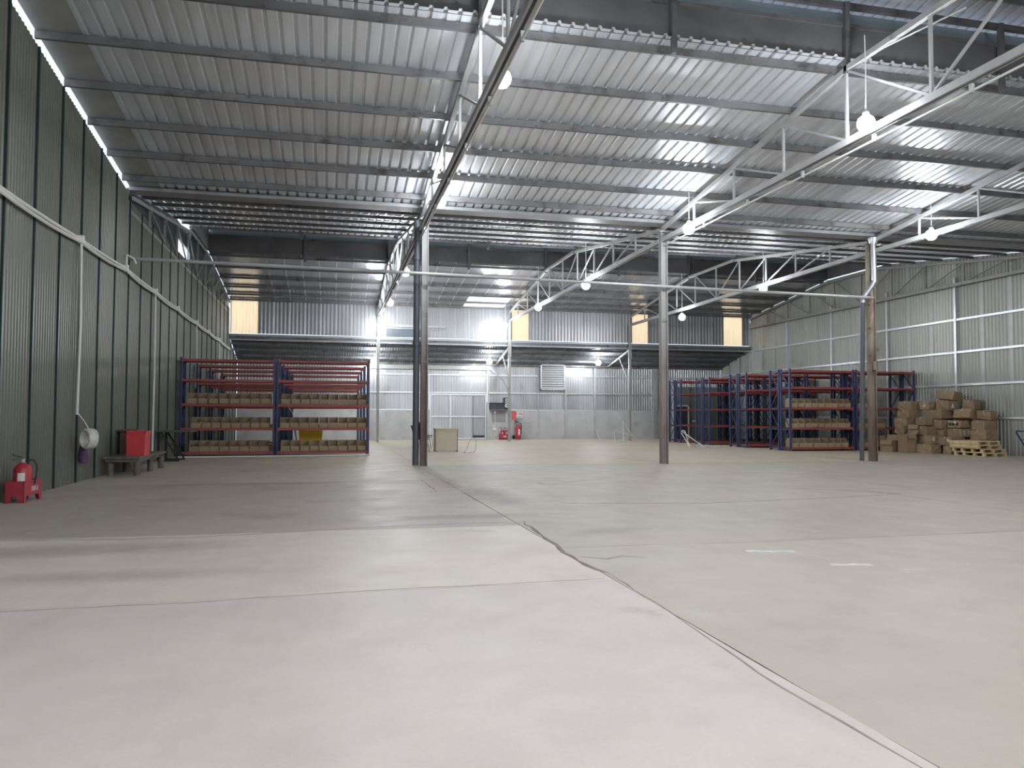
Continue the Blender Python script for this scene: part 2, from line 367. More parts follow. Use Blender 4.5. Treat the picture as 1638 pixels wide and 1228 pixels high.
def scrape(x, y, L, w, rz, seed):
    rnd = random.Random(seed); mb = MB(); n = 7
    up = [(-L/2+L*i/n, w/2*rnd.uniform(.5,1.1)) for i in range(n+1)]; dn = [(-L/2+L*i/n, -w/2*rnd.uniform(.5,1.1)) for i in range(n+1)]
    poly = up + dn[::-1]; c, s = math.cos(rz), math.sin(rz)
    P = [(x+a*c-b*s, y+a*s+b*c) for a, b in poly]; k = len(P)
    mb.add([(a, b, .0015) for a, b in P] + [(a, b, -.004) for a, b in P], [tuple(range(k))[::-1]] + [(i, (i+1) % k, (i+1) % k+k, i+k) for i in range(k)])
    mb.build('paint_mark', m_mark, floor)
scrape(4.80,7.93,.55,.16,-.22,1); scrape(5.18,7.05,.42,.12,-.2,2); scrape(5.12,7.55,.5,.02,-1.1,3); scrape(5.6,6.7,.25,.03,-.2,4); scrape(17.5,20.2,1.2,.12,-.1,5)
# ------------------------------------------------------------------ ceiling: sheets, purlins, monitors
ceil = empty('ceiling', kind='structure')
SW = .81
nS = int(math.ceil((XR-XL)/SW)); pr = trap(.27, 3, .05, .05, .02)
def slope_sheets(y0, z0, y1, z1, prof, mat, skip=()):
    me = MB().sheet(prof, 1, lambda u, h, l: (u, y0+(y1-y0)*l, z0+(z1-z0)*l+h), .006).mesh('roof_sheet', mat)
    for i in range(nS):
        if i in skip: continue
        link('roof_sheet', me, ceil, (XL+i*SW, 0, 0))
slope_sheets(YV, 7.75, 13.95, 8.92, pr, m_deck, (0,))
MB().sheet([(0,0),(.825,0)], 1, lambda u, h, l: (XL+u, YV+(13.95-YV)*l, 7.75+1.17*l+h), .006).build('roof_sheet', M('dull_roof_sheet', (.36,.37,.36), .5, .3, .1), ceil)
slope_sheets(YV, 7.75, 32.6, 8.92, pr, m_deck)
YE = 45.5; ZE = zroof(YE)
flat = [(0,0),(.405,.004),(.80,0),(.81,.012)]
sk = (16, 17, 18)
slope_sheets(37.3, 8.92, YE, ZE, flat, m_foil, skip=sk)
me = MB().sheet(flat, 1, lambda u, h, l: (u, 37.3+5.8*l, 8.92-.128*5.8*l+h), .006).mesh('roof_sheet', m_foil)
ms = MB().sheet(flat, 1, lambda u, h, l: (u, 43.1+(YE-43.1)*l, zroof(43.1)+(ZE-zroof(43.1))*l+h), .006).mesh('skylight_sheet', m_sky)
for i in sk: link('roof_sheet', me, ceil, (XL+i*SW, 0, 0)); link('skylight_sheet', ms, ceil, (XL+i*SW, 0, 0))
# bays behind the photographer, closed simply
MB().add([(XL,9.35,8.92),(XR,9.35,8.92),(XR,0,7.75),(XL,0,7.75),(XR,YB,9.2),(XL,YB,9.2),(XL,9.35,8.98),(XR,9.35,8.98),(XR,0,7.81),(XL,0,7.81),(XR,YB,9.26),(XL,YB,9.26)],
         [(0,1,2,3),(3,2,4,5),(7,6,9,8),(8,9,11,10)]).build('roof_panel', m_deck, ceil)
def channel(y, z, h=.16, w=.07, x0=XL, x1=XR):
    return MB().box(x0, x1, y-.004, y+.004, z-h/2, z+h/2).box(x0, x1, y, y+w, z-h/2, z-h/2+.008).box(x0, x1, y, y+w, z+h/2-.008, z+h/2)
PY1 = [14.25, 15.94, 17.62, 19.25, 20.84, 22.3]
PY2 = [24.4, 25.75, 27.4, 29.1, 30.75, 32.35]
PY3 = [37.6, 39.3, 41.0, 42.6, 44.0, 45.1]
for y in PY1: channel(y, zroof(y)-.09, .15).build('purlin', m_purlin, ceil)
for y in PY2: channel(y, zroof(y)-.06, .095, .05).build('purlin', m_purlin, ceil)
for y in PY3: channel(y, zroof(y)-.07, .11, .05).build('purlin', m_purlin, ceil)
for y in [9.0, 7.4, 5.7, 4.1, 2.4, .8]: channel(y, zroof(y)-.095).build('purlin', m_purlin, ceil)
for yv in (YV,):   # valley gutter
    MB().box(XL, XR, yv-.25, yv+.25, 7.66, 7.68).box(XL, XR, yv-.26, yv-.25, 7.66, 7.76).box(XL, XR, yv+.25, yv+.26, 7.66, 7.76).build('valley_gutter', M('gutter_zinc', (.33,.34,.35), .45, .6), ceil)
def monitor(ry, ws):
    """raised ridge ventilator: side sheets, curved vent sheets, posts, beams and a ribbed cap"""
    for s in (-1, 1):
        y = ry + s*2.38
        MB().box(XL, XR, min(y, y+s*.01), max(y, y+s*.01), 8.90, 9.66).build('vent_wall', m_dark, ceil)
        n = 5; prof = [(y + s*.02 + s*.18*math.sin(math.pi/2*i/n)*1.0, 9.66 + .36*i/n) for i in range(n+1)]
        L = 2.44; mv = MB()
        vs = []
        for xx in (0, L+.02):
            for a, b in prof: vs.append((xx, a, b))
            for a, b in prof: vs.append((xx, a+s*.008, b))
        k = n+1; fs = []
        for i in range(n):
            fs += [(i, i+1, 2*k+i+1, 2*k+i), (k+i, 3*k+i, 3*k+i+1, k+i+1)]
        me = mv.add(vs, fs).mesh('vent_sheet', m_blue)
        for i in range(13): link('vent_sheet', me, ceil, (XL+i*L, 0, 0))
        MB().box(XL, XR, y-.05, y+.05, 10.0, 10.12).build('vent_beam', m_purlin, ceil)
        MB().box(XL, XR, y-.04, y+.04, 9.60, 9.68).build('vent_beam', m_purlin, ceil)
        for x in (X1, X2, X3, X1-3.85, X1+3.85, X2+3.85, X3+3.85):
            MB().box(x-.05, x+.05, y-.12, y-.02, 8.6, 10.1).build('vent_post', m_purlin, ceil)
        me = MB().sheet(trap(.27, 3, .03, .05, .02), 1, lambda u, h, l: (u, ry+s*3.2*l, 10.55-.35*l+h), .006).mesh('vent_roof_sheet', m_vroof)
        for i in range(nS): link('vent_roof_sheet', me, ceil, (XL+i*SW, 0, 0))
        for d in (.9, 1.7): MB().box(XL, XR, ry+s*d-.03, ry+s*d+.03, 10.5-.35*d/3.2-.12, 10.5-.35*d/3.2).build('purlin', m_purlin, ceil)
    MB().box(XL-.05, XL, ry-2.5, ry+2.5, 8.95, 10.5).build('vent_end', m_dark, ceil); MB().box(XR, XR+.05, ry-2.5, ry+2.5, 8.95, 10.5).build('vent_end', m_dark, ceil)
monitor(R1, 0); monitor(R2, 0)

# ------------------------------------------------------------------ left wall
wl = MB()
def wl_top(y):
    if y < YV: return zroof(y) - .16
    if y < YU: return zroof(y) + .03
    return 5.75 - (y-YU)*.25
segs = [YB, 0, 9.35, 13.95, YV, YV+.001, 30.3, 33.2, 37.3, YU, YU+.001, YW+.1]
for a, b in zip(segs, segs[1:]):
    if b-a < .01: continue
    za, zb = wl_top(a+.0005), wl_top(b-.0005)
    if a == 30.3:     # small opening left in the cladding
        wl.box(XL-.12, XL-.05, a, b, 7.98, 8.6); za = zb = 7.5
    wl.add([(XL-.12,a,-.3),(XL-.05,a,-.3),(XL-.05,b,-.3),(XL-.12,b,-.3),(XL-.12,a,za),(XL-.05,a,za),(XL-.05,b,zb),(XL-.12,b,zb)],
           [(0,3,2,1),(4,5,6,7),(0,1,5,4),(1,2,6,5),(2,3,7,6),(3,0,4,7)])
wall_left = wl.build('wall_left', m_seam); tag(wall_left, kind='structure')
P = 1.41; y = 14.86 - 8*P
while y < YW - .2:
    w = min(P, YW-y) - .055
    def top(u, y=y):
        t = wl_top(y+u)
        return t if y+u < YV-.2 or y+u > YU else min(t, 7.40)
    MB().sheet(fine(w, .13, .016), 1, lambda u, h, l, y=y: (XL-.035+h, y+u, l), .005, top).build('cladding_panel', m_wl, wall_left)
    MB().add([(XL-.05,y-.045,0),(XL+.015,y-.045,0),(XL+.015,y-.01,0),(XL-.05,y-.01,0),(XL-.05,y-.045,top(-.03)),(XL+.015,y-.045,top(-.03)),(XL+.015,y-.01,top(-.03)),(XL-.05,y-.01,top(-.03))], [(0,3,2,1),(4,5,6,7),(0,1,5,4),(1,2,6,5),(2,3,7,6),(3,0,4,7)]).build('seam_strip', m_seam, wall_left)
    y += P
# ------------------------------------------------------------------ right wall
wr = MB().box(XR+.03, XR+.12, YB, YU, -.3, 7.7)
wr.add([(XR+.03,9,7.7),(XR+.03,13.95,8.9),(XR+.03,YV,7.72),(XR+.03,32.6,8.9),(XR+.03,37.3,8.9),(XR+.03,YU,7.88),(XR+.03,YV,7.7)], [(0,1,2,6),(2,3,4,5,6)])
wr.box(XR+.03, XR+.12, YU, YW+.1, -.3, 5.8)
wall_right = wr.build('wall_right', m_back); tag(wall_right, kind='structure')
P = 1.40; y = 15.9
while y < YW-.1:
    w = min(P, YW-y) - .17
    if w < .2: break
    MB().sheet(fine(w, .175, -.03), 1, lambda u, h, l, y=y: (XR+.004-h*1, y+u, l), .005, lambda u, y=y: (zroof(y+u)-.03 if y+u < YU else 5.75-(y+u-YU)*.26)).build('cladding_panel', m_wr, wall_right)
    MB().box(XR-.012, XR+.01, y-.17, y, 0, zroof(y)-.05 if y < YU else 5.7-(y-YU)*.26).build('lap_strip', m_lap, wall_right)
    y += P
for y in (15.6, 19.85, 24.1, 28.35, 32.6, 36.9, 41.1, 45.3): MB().box(XR-.12, XR-.02, y-.05, y+.05, 0, 7.5).build('wall_post', m_girt, wall_right)
for z in (5.68, 4.28, 2.88, 1.48): MB().box(XR-.10, XR-.035, 14, YW, z-.045, z+.045).build('girt', m_girt, wall_right)
MB().tube([(XR-.13, 41.4, 4.35), (XR-.13, 41.4, 2.9)], .03).build('conduit_drop', m_white, wall_right)
# ------------------------------------------------------------------ wall behind the photographer
wf = MB().box(XL-.1, XR+.1, YB-.1, YB, -.3, 9.4).build('wall_front', m_back); tag(wf, kind='structure')

# ------------------------------------------------------------------ clerestory wall and its windows
wall_back = MB().box(XL, XR, YU+.05, YU+.09, 5.72, 5.92).build('wall_back', m_back); tag(wall_back, kind='structure')
WIN = [(XL+.05, -3.95), (10.48, 11.55), (18.1, 19.2), (24.3, XR-.55)]
ZB = 6.02
def wtop(u=0): return zroof(YU)-.02
edges = [XL] + [e for w in WIN for e in w] + [XR]
for a, b in zip(edges[::2], edges[1::2]):
    if b-a < .1: continue
    n = max(1, round((b-a)/.86)); w = (b-a)/n
    for i in range(n):
        MB().sheet(fine(w-.004, .2, .032), 1, lambda u, h, l, x=a+i*w: (x+u, YU-h, ZB+(wtop()-ZB)*l), .005).build('cladding_sheet', m_upper, wall_back)
for k, (a, b) in enumerate(WIN):
    wd = empty('window_%d' % (k+1), kind='structure')
    MB().sheet(fine(b-a-.02, .19, .02), 1, lambda u, h, l: (a+.01+u, YU-h, ZB+(wtop()-ZB)*l), .004).build('pane', m_win, wd)
    MB().box(a-.02, a+.02, YU-.05, YU+.02, ZB, wtop()).box(b-.02, b+.02, YU-.05, YU+.02, ZB, wtop()).build('window_frame', m_truss_dark, wd)
sh = empty('window_5', kind='structure')
MB().box(3.05, 5.35, YU-.07, YU-.04, 6.02, 6.5).build('pane', M('dark_panel', (.13,.15,.18), .35, 0, .1), sh)  # flat dark blue-grey panel filling the opening
MB().box(2.95, 3.05, YU-.1, YU-.03, 6.02, 6.55).box(5.35, 5.45, YU-.1, YU-.03, 6.02, 6.55).build('window_frame', m_girt, sh)
MB().box(2.5, 6.5, YU-.14, YU-.03, 6.6, 6.74).box(2.5, 6.4, YU-.12, YU-.03, 6.5, 6.54).build('sliding_rail', m_truss, sh)

# ------------------------------------------------------------------ lean-to canopy
can = empty('lean_to_roof', kind='structure')
ca = lambda y: 5.80 - (y-YU)*.262
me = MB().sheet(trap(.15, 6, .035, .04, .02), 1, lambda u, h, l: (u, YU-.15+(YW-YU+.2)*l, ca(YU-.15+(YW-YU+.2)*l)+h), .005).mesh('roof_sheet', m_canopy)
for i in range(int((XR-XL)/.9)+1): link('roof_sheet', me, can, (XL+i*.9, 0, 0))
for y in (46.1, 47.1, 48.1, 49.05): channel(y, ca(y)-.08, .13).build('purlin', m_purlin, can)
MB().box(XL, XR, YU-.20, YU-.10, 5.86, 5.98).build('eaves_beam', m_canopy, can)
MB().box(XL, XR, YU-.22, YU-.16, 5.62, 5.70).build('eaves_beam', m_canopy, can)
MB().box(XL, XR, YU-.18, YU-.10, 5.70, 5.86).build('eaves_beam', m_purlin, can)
# ------------------------------------------------------------------ outer back wall with concrete base, gate, louvre
low = MB().box(XL, 6.08, YW-.12, YW+.1, -.05, 1.86).box(9.82, 21.4, YW-.12, YW+.1, -.05, 1.86).box(21.4, XR, YW-.12, YW+.1, -.05, 1.86).build('wall_rear', m_conc); tag(low, kind='structure')
MB().box(XL, XR, YW+.12, YW+.16, -.05, 4.9).build('backing_sheet', m_back, low)
segl = [(XL, 6.08, 1.86), (6.08, 9.82, 2.92), (9.82, 13.2, 1.86), (13.2, 15.0, 1.86), (15.0, 17.0, 1.86), (17.0, XR, 1.86)]
for a, b, z in segl:
    n = max(1, round((b-a)/.86)); w = (b-a)/n
    for i in range(n): MB().sheet(fine(w-.004, .17, .03), 1, lambda u, h, l, x=a+i*w: (x+u, YW+.06-h, z+(4.86-z)*l), .005).build('cladding_sheet', m_back, low)
for z, a, b in ((4.1, XL, 13.2), (4.1, 15.0, XR), (2.97, XL, XR), (1.88, XL, 6.08), (1.88, 9.82, XR)):
    MB().box(a, b, YW-.06, YW+.0, z-.04, z+.04).build('girt', m_girt, low)
MB().box(2.3, 10.0, YW-.22, YW-.06, 4.42, 4.68).build('gate_track', m_lap, low)
for x, w, z in ((9.82, .14, 4.7), (15.0, .12, 4.8), (17.0, .14, 4.8), (21.3, .3, 4.7), (13.15, .08, 4.8)): MB().box(x-w/2, x+w/2, YW-.16, YW-.02, 0, z).build('wall_post', m_truss, low)
MB().box(5.98, 6.08, YW-.26, YW-.14, 1.9, 4.1).build('white_post', m_white, low)
MB().box(10.07, 10.97, YW-.126, YW-.119, 1.1, 1.8).build('cement_patch', M('cement_patch', (.27,.27,.275), .9, 0, .08), low)
gate = empty('door_1', kind='structure')
MB().sheet(fine(2.72, .17, .025), 1, lambda u, h, l: (6.12+u, YW-.05-h, .04+2.8*l), .004).build('door_leaf', m_back, gate)
MB().sheet(fine(.78, .17, .025), 1, lambda u, h, l: (8.88+u, YW-.05-h, .04+2.8*l), .004).build('door_leaf', m_back, gate)
fr = MB()
for x in (6.13, 7.4, 9.68): fr.box(x-.04, x+.04, YW-.14, YW-.08, .02, 2.88)
for z in (.06, 1.46, 2.85): fr.box(6.1, 9.72, YW-.15, YW-.08, z-.04, z+.04)
fr.build('door_frame', m_girt, gate)
MB().box(8.85, 9.6, YW-.17, YW-.14, .14, .26).build('rubber_strip', m_black, gate)
# louvred vent
lv = empty('louvre_vent', (14.1, YW-.1, 3.2), 0, 'square metal louvre vent high on the back wall', 'vent')
MB().box(-.83,-.75,-.16,0,0,1.66).box(.75,.83,-.16,0,0,1.66).box(-.83,.83,-.16,0,0,.07).box(-.83,.83,-.16,0,1.59,1.66).build('frame', m_girt, lv)
sl = MB().add([(-.75,-.15,0),(.75,-.15,0),(.75,-.15,.02),(-.75,-.15,.02),(-.75,-.06,.105),(.75,-.06,.105),(.75,-.06,.125),(-.75,-.06,.125)], [(0,1,5,4),(3,7,6,2),(0,3,2,1),(4,5,6,7),(0,4,7,3),(1,2,6,5)]).mesh('slat', m_louv)
for i in range(10): link('slat', sl, lv, (0, 0, .09+i*.15))
MB().box(-.74,.74,-.015,-.005,.07,1.6).build('backing', m_dark, lv)
# partition with a door beyond the racks
pt = MB().box(21.5, XR-.15, 46.6, 46.7, 0, 3.4).build('wall_partition', m_part); tag(pt, kind='structure')
for x in (22.6, 23.9, 25.1): MB().box(x-.03, x+.03, 46.56, 46.6, 0, 3.4).build('panel_joint', m_purlin, pt)
MB().box(21.4, 21.5, 46.5, 46.75, 0, 3.4).build('corner_post', m_lap, pt)
d2 = empty('door_2', kind='structure')
MB().box(21.6, 22.4, 46.57, 46.6, .02, 2.15).build('door_leaf', M('dark_door', (.05,.055,.07), .5), d2)
MB().box(21.52, 21.6, 46.53, 46.6, 0, 2.23).box(22.4, 22.48, 46.53, 46.6, 0, 2.23).box(21.52, 22.48, 46.53, 46.6, 2.15, 2.23).build('door_frame', m_white, d2)
MB().box(22.75, 22.95, 46.55, 46.6, 1.15, 1.27).build('switch_plate', m_white, pt)

# ------------------------------------------------------------------ trusses
def truss(x, ya, yb, ridge, label, mat=m_truss, w=.10, half=None, zb=7.15, flush=False):
    t = empty('roof_truss', (x, ridge, 0), 0, label, 'truss')
    ztop = lambda y: min(zroof(y), 8.98) - .24
    ya2, yb2 = ya+.08, yb-.08
    if half != 'far':
        MB().bar((0, ya2-ridge, ztop(ya)), (0, -2.35, ztop(ridge-2.35)), w, .11).build('top_chord', mat, t)
    if half != 'near':
        MB().bar((0, yb2-ridge, ztop(yb)), (0, 2.35, ztop(ridge+2.35)), w, .11).build('top_chord', mat, t)
    MB().bar((0, -2.35, 8.70), (0, 2.35, 8.70), w, .11).build('ridge_chord', mat, t)
    if flush: MB().bar((-.065, ya2-ridge, zb), (-.065, yb2-ridge, zb), .03, .12).build('bottom_chord', mat, t)
    else: MB().bar((-.05, ya2-ridge, zb), (-.05, yb2-ridge, zb), .045, .14).bar((.05, ya2-ridge, zb), (.05, yb2-ridge, zb), .045, .14).bar((0, ya2-ridge, zb+.06), (0, yb2-ridge, zb+.06), .1, .02).build('bottom_chord', mat, t)
    ny = 10; ys = [ya + (yb-ya)*i/ny for i in range(ny+1)]
    for i in range(1, ny):
        y = ys[i]; zt = 8.7 if abs(y-ridge) < 2.36 else ztop(y)
        MB().bar((0, y-ridge, zb+.04), (0, y-ridge, zt), .055, .055).build('post', mat, t)
    for i in range(ny):
        a, b = (ys[i], ys[i+1])
        if (a+b)/2 < ridge: lo, hi = b, a
        else: lo, hi = a, b
        if i in (0, ny-1): continue
        zt = 8.7 if abs(hi-ridge) < 2.36 else ztop(hi)
        MB().bar((0, lo-ridge, zb+.05), (0, hi-ridge, zt-.03), .045, .045).build('diagonal', mat, t)
    return t
names = {X1: 'above the blue-piped rusty column', X2: 'above the plain weathered column', X3: 'above the stained column with a leaning pipe'}
for x in (X1, X2, X3):
    truss(x, 0, YV, R1, 'grey welded roof truss of the near gable %s' % names[x])
    truss(x, YV, YU-.05, R2, 'grey welded roof truss of the far gable %s' % names[x])
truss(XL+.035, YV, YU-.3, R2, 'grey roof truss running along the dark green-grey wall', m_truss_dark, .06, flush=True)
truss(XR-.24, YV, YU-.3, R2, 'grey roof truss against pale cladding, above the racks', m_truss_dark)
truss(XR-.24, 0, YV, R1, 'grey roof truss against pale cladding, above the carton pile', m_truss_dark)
MB().tube([(XL, YV-.05, 5.80), (X1, YV-.2, 5.72), (X2, YV-.2, 5.64), (X3-.05, YV-.2, 5.56)], .05, 10).build('tie_beam', m_truss)
tag(bpy.data.objects['tie_beam'], 'long round steel tie bar spanning wall and all three columns', 'beam')

# ------------------------------------------------------------------ columns and downpipes
def hcol(name, x, y, h, w, d, mat, label, bands=True, low=None):
    t = empty(name, (x, y, 0), 0, label, 'column')
    b = MB().box(-w/2, -w/2+.03, -d/2, d/2, 0, h).box(w/2-.03, w/2, -d/2, d/2, 0, h).box(-w/2+.03, w/2-.03, -.03, .03, 0, h)
    b.build('shaft', mat, t)
    if low:
        e = .004; MB().box(-w/2-e, -w/2+.03+e, -d/2-e, d/2+e, 0, h*.5).box(w/2-.03-e, w/2+e, -d/2-e, d/2+e, 0, h*.5).box(-w/2+.03, w/2-.03, -.034, .034, 0, h*.5).build('lower_shaft', low, t)
    if bands:
        MB().box(-w/2-.01, w/2+.01, -d/2-.01, -d/2+.005, h*.62, h*.62+.03).box(-w/2-.01, w/2+.01, -d/2-.01, -d/2+.005, h*.42, h*.42+.02).build('band', m_truss_dark, t)
    MB().box(-w/2-.06, w/2+.06, -d/2-.06, d/2+.06, h, h+.05).build('cap_plate', mat, t)
    return t
c1 = hcol('steel_column', 2.73, YV+.2, 7.4, .20, .22, m_c1, 'rusty brown steel column strapped beside a dark blue-grey downpipe')
c2 = hcol('steel_column', X2+.05, YV, 7.4, .22, .22, m_c2, 'weathered grey steel column with no downpipe beside it')
c3 = hcol('steel_column', X3+.0, YV, 7.4, .22, .22, m_c3, 'yellowed and brown-stained column behind a leaning dark pipe', False)
bk = MB()
for z in (3.0, 3.55, 4.5, 5.3): bk.box(-.2, -.12, -.14, -.11, z, z+.05)
bk.box(.1, .17, -.16, -.1, 3.75, 3.85).box(-.05, .12, -.15, -.1, 3.1, 3.4)
bk.build('bracket', m_stain, c3)
p1 = empty('downpipe', (2.50, YV+.25, 0), 0, 'dark blue-grey round rain downpipe strapped to the rusty column', 'pipe')
MB().tube([(0,0,0.02),(0.0,0,3),(.0,0,7.4)], .095, 14).build('pipe', m_pipe, p1, True)
MB().lathe([(.12,0),(.12,.12)], (0,0,3.6), 14).lathe([(.12,0),(.12,.12)], (0,0,6.2), 14).build('collar', m_pipe, p1, True)
p3 = empty('downpipe', (17.72, YV-.25, 0), 0, 'leaning dark grey downpipe with a silver offset spout at top', 'pipe')
MB().tube([(-.10,.28,.02),(-.03,.2,5.45)], .075, 12).build('pipe', m_pipe, p3, True)
MB().tube([(-.03,.2,5.4),(0,.18,5.6),(.22,0,6.0),(.27,-.02,6.15)], .085, 12).build('elbow', m_galv, p3, True)
MB().tube([(.27,-.02,6.1),(.24,-.02,7.45)], .09, 12).build('spout', m_galv, p3, True)
MB().lathe([(.13,0),(.17,.16),(.17,.2)], (.24,-.02,7.4), 12).build('funnel', m_galv, p3, True)
for x, lab in ((X1, 'slim grey lean-to post behind the left racks'), (X2-.05, 'slim rusty lean-to post beside the fire extinguishers'), (X3-.2, 'slim grey lean-to post beside the white tube frame')):
    t = empty('lean_to_post', (x, YU-.35, 0), 0, lab, 'column')
    MB().box(-.07,.07,-.07,.07,0,7.1).build('shaft', m_post, t)
    MB().bar((0,.07,5.55),(0,YW-YU-.05,4.78), .08, .10).build('rafter', m_truss, t)
    MB().bar((0,.05,3.55),(0,1.75,5.15), .05, .05).build('brace', m_truss, t)
    MB().box(-.1,.1,-.1,-.05,5.0,5.9).build('bracket', m_truss_dark, t)
    if x == X2-.05:
        MB().tube([(-.06,.1,3.05),(-.3,.6,3.7),(-.75,1.6,4.3),(-1.1,2.5,4.5)], .03).build('cable', m_truss_dark, t)

# ------------------------------------------------------------------ lamps
BULB = MB().lathe([(.03,-.165),(.09,-.148),(.135,-.10),(.162,-.04),(.162,.025),(.14,.085),(.095,.125),(.055,.135)], n=18).mesh('bulb', m_bulb, True)
SOCK = MB().lathe([(.055,.13),(.06,.14),(.06,.20),(.04,.24),(.02,.25)], n=12).mesh('socket', m_socket, True)
CLR = MB().tube([(0,0,.24),(0,0,1.0)], .012, 6).mesh('cord', m_white)
def lamp(x, y, z, ztop, label, group='hanging bulbs'):
    t = empty('pendant_lamp', (x, y, z), 0, label, 'lamp', group)
    link('bulb', BULB, t); link('socket', SOCK, t)
    MB().tube([(0,0,.24),(0.01,0,(ztop-z)*.6),(0,0,ztop-z)], .013, 6).build('cord', m_white, t)
ordn = ['nearest', 'second', 'third', 'fourth', 'fifth']
XA = X1+.26; kA = XA/X1
for i, (y, z) in enumerate([(12.08,6.91),(19.36,6.87),(28.55,6.73),(36.22,6.69),(42.03,6.64)]):
    y2, z2 = y*kA if i < 4 else 44.4, 1.5+(z-1.5)*kA
    xa = XA
    if i == 4: xa, y2, z2 = X1*43.5/42.03, 43.5, 1.5+(z-1.5)*43.5/42.03
    lamp(xa, y2, z2, 7.08 if 0 else zroof(y2)-.005, '%s glowing bulb along the truss of the rusty piped column' % ordn[i], None)
XBf = (X2-.30)/X2
for i, (y, z) in enumerate([(13.4,7.35),(21.32,7.09),(30.99,6.96),(38.67,7.08),(46.49,7.03)]):
    kk = XBf if i < 4 else 43.6/46.49
    lamp(X2*kk, y*kk, 1.5+(z-1.5)*kk, zroof(y*kk)-.005, '%s glowing bulb along the truss of the plain weathered column' % ordn[i], None)
XCf = (X3-.30)/X3
for i, (y, z) in enumerate([(20.47,7.14),(30.13,7.0),(38.11,6.74)]):
    lamp(X3*XCf, y*XCf, 1.5+(z-1.5)*XCf, zroof(y*XCf)-.005, '%s glowing bulb along the truss of the stained leaning-pipe column' % ordn[i], None)
for x, z, lab in ((16.49,4.88,'glowing bulb under the lean-to roof beside the louvre vent'), (9.47,4.83,'glowing bulb under the lean-to roof above the meter box'), (2.48,4.74,'glowing bulb under the lean-to roof behind the left racks')):
    lamp(x, 47.0, z, ca(47.0)+.0, lab, None)
for x in (X1+.22, X2-.28, X3-.28):
    for y in (6.2, .8, -4.6, -10.0): lamp(x, y, 7.0, zroof(abs(y))-.01, 'added glowing bulb out of view, brightening the near floor', 'bulbs behind the camera')  # rows carried on out of view, set closer to brighten the near floor

for y in (2.5, -3.0): lamp(-1.4, y, 7.0, zroof(abs(y))-.01, 'added glowing bulb out of view, brightening the near floor', 'bulbs behind the camera')  # unseen bulbs added beside the rows to brighten the near left floor
# ------------------------------------------------------------------ cable conduits
def sag(pts, s=.05, n=5):
    out = []
    for a, b in zip(pts, pts[1:]):
        a, b = Vector(a), Vector(b)
        for i in range(n): 
            t = i/n; p = a.lerp(b, t); p.z -= s*4*t*(1-t); out.append(p)
    out.append(Vector(pts[-1])); return out
cw = empty('cable_conduit', (XL+.05, 18.8, 5.3), 0, 'white twin cable run sagging along the grey-green wall, with drops', 'conduit')
C = [(8,5.35),(14.2,5.28),(18.8,5.36),(22.7,5.44),(26.35,5.38),(30,5.33),(34.1,5.30),(37.5,5.27),(40.9,5.24),(45.2,5.16)]
for k, dz in ((0, 0), (1, -.07)):
    MB().tube(sag([(k*.02, y-18.8, z-5.3+dz) for y, z in C], .025+.03*k), .034, 6).build('cable', m_white, cw)
for y, z0, z1 in ((18.8, 5.36, 1.5), (26.3, 5.38, .12), (34.1, 5.3, 2.6), (40.9, 5.24, 3.0)):
    MB().tube([(.02, y-18.8, z0-5.3), (.03, y-18.8+.04, (z0+z1)/2-5.3), (.02, y-18.8, z1-5.3)], .03, 6).build('drop', m_white, cw)
MB().tube([(.02,3.9,.12),(.02,3.9,.5),(.1,4.3,.48),(.14,4.4,.36)], .028, 6).build('riser', m_white, cw)
for y, z in C[1:-1]: MB().box(-.04,.07,y-18.86,y-18.74,z-5.3-.1,z-5.3+.08).build('clip', m_white, cw)
def chord_conduit(x, dx, y0, y1, label):
    t = empty('cable_conduit', (x+dx, y0, 7.0), 0, label, 'conduit')
    MB().tube([(0,0,-.06),(0,(y1-y0)/2,-.06),(0,y1-y0,-.03)], .022, 8).build('conduit', m_white, t)
    for i in range(1, int((y1-y0)/2.4)): MB().box(-.03,.03,i*2.4-.03,i*2.4+.03,-.09,.06).build('clip', m_truss, t)
chord_conduit(X1, .02, 6, 44, 'white cable conduit under the truss of the rusty column')
chord_conduit(X2, .03, 6, 23, 'white cable conduit under the near truss of the weathered column')
t = empty('cable_conduit', (X2-.28, 13.0, 7.3), 0, 'thin white conduit bending above the largest bulb', 'conduit')
MB().tube([(0,.05,1.12),(.03,-.1,1.2),(.9,-1.5,1.5)], .016, 6).build('conduit', m_white, t)

# ------------------------------------------------------------------ storage racks
LV = [.10, .97, 1.86, 2.76, 3.50]
_cache = {}
def rack_meshes(w, d):
    k = (round(w, 3), round(d, 3))
    if k in _cache: return _cache[k]
    up = MB().box(-.04,.04,-.035,.035,0,3.62).box(-.07,.07,-.06,.06,0,.012)
    for i in range(30): up.box(-.012,.012,-.037,-.035,.15+i*.115,.18+i*.115)
    R = {'upright': up.mesh('upright', m_rblue), 'beam': MB().box(.045,w-.045,-.025,.025,-.03,.06).box(.045,w-.045,-.03,-.02,.03,.05).box(.03,.05,-.04,.04,-.09,.09).box(w-.05,w-.03,-.04,.04,-.09,.09).mesh('beam', m_red),
         'deck': MB().box(.05,w-.05,.03,d-.03,.045,.06).mesh('shelf_deck', m_deckb)}
    zs = [.12, .95, 1.85, 2.75, 3.55]
    R['rail'] = MB().bar((0,.03,0),(0,d-.03,0), .035,.045).mesh('brace', m_rblue)
    R['diag'] = [MB().bar((0,.03,a+.04),(0,d-.03,b-.06), .03,.035).mesh('brace', m_rblue) if i % 2 else MB().bar((0,d-.03,a+.04),(0,.03,b-.06), .03,.035).mesh('brace', m_rblue) for i, (a, b) in enumerate(zip(zs, zs[1:]))]
    _cache[k] = R; return R
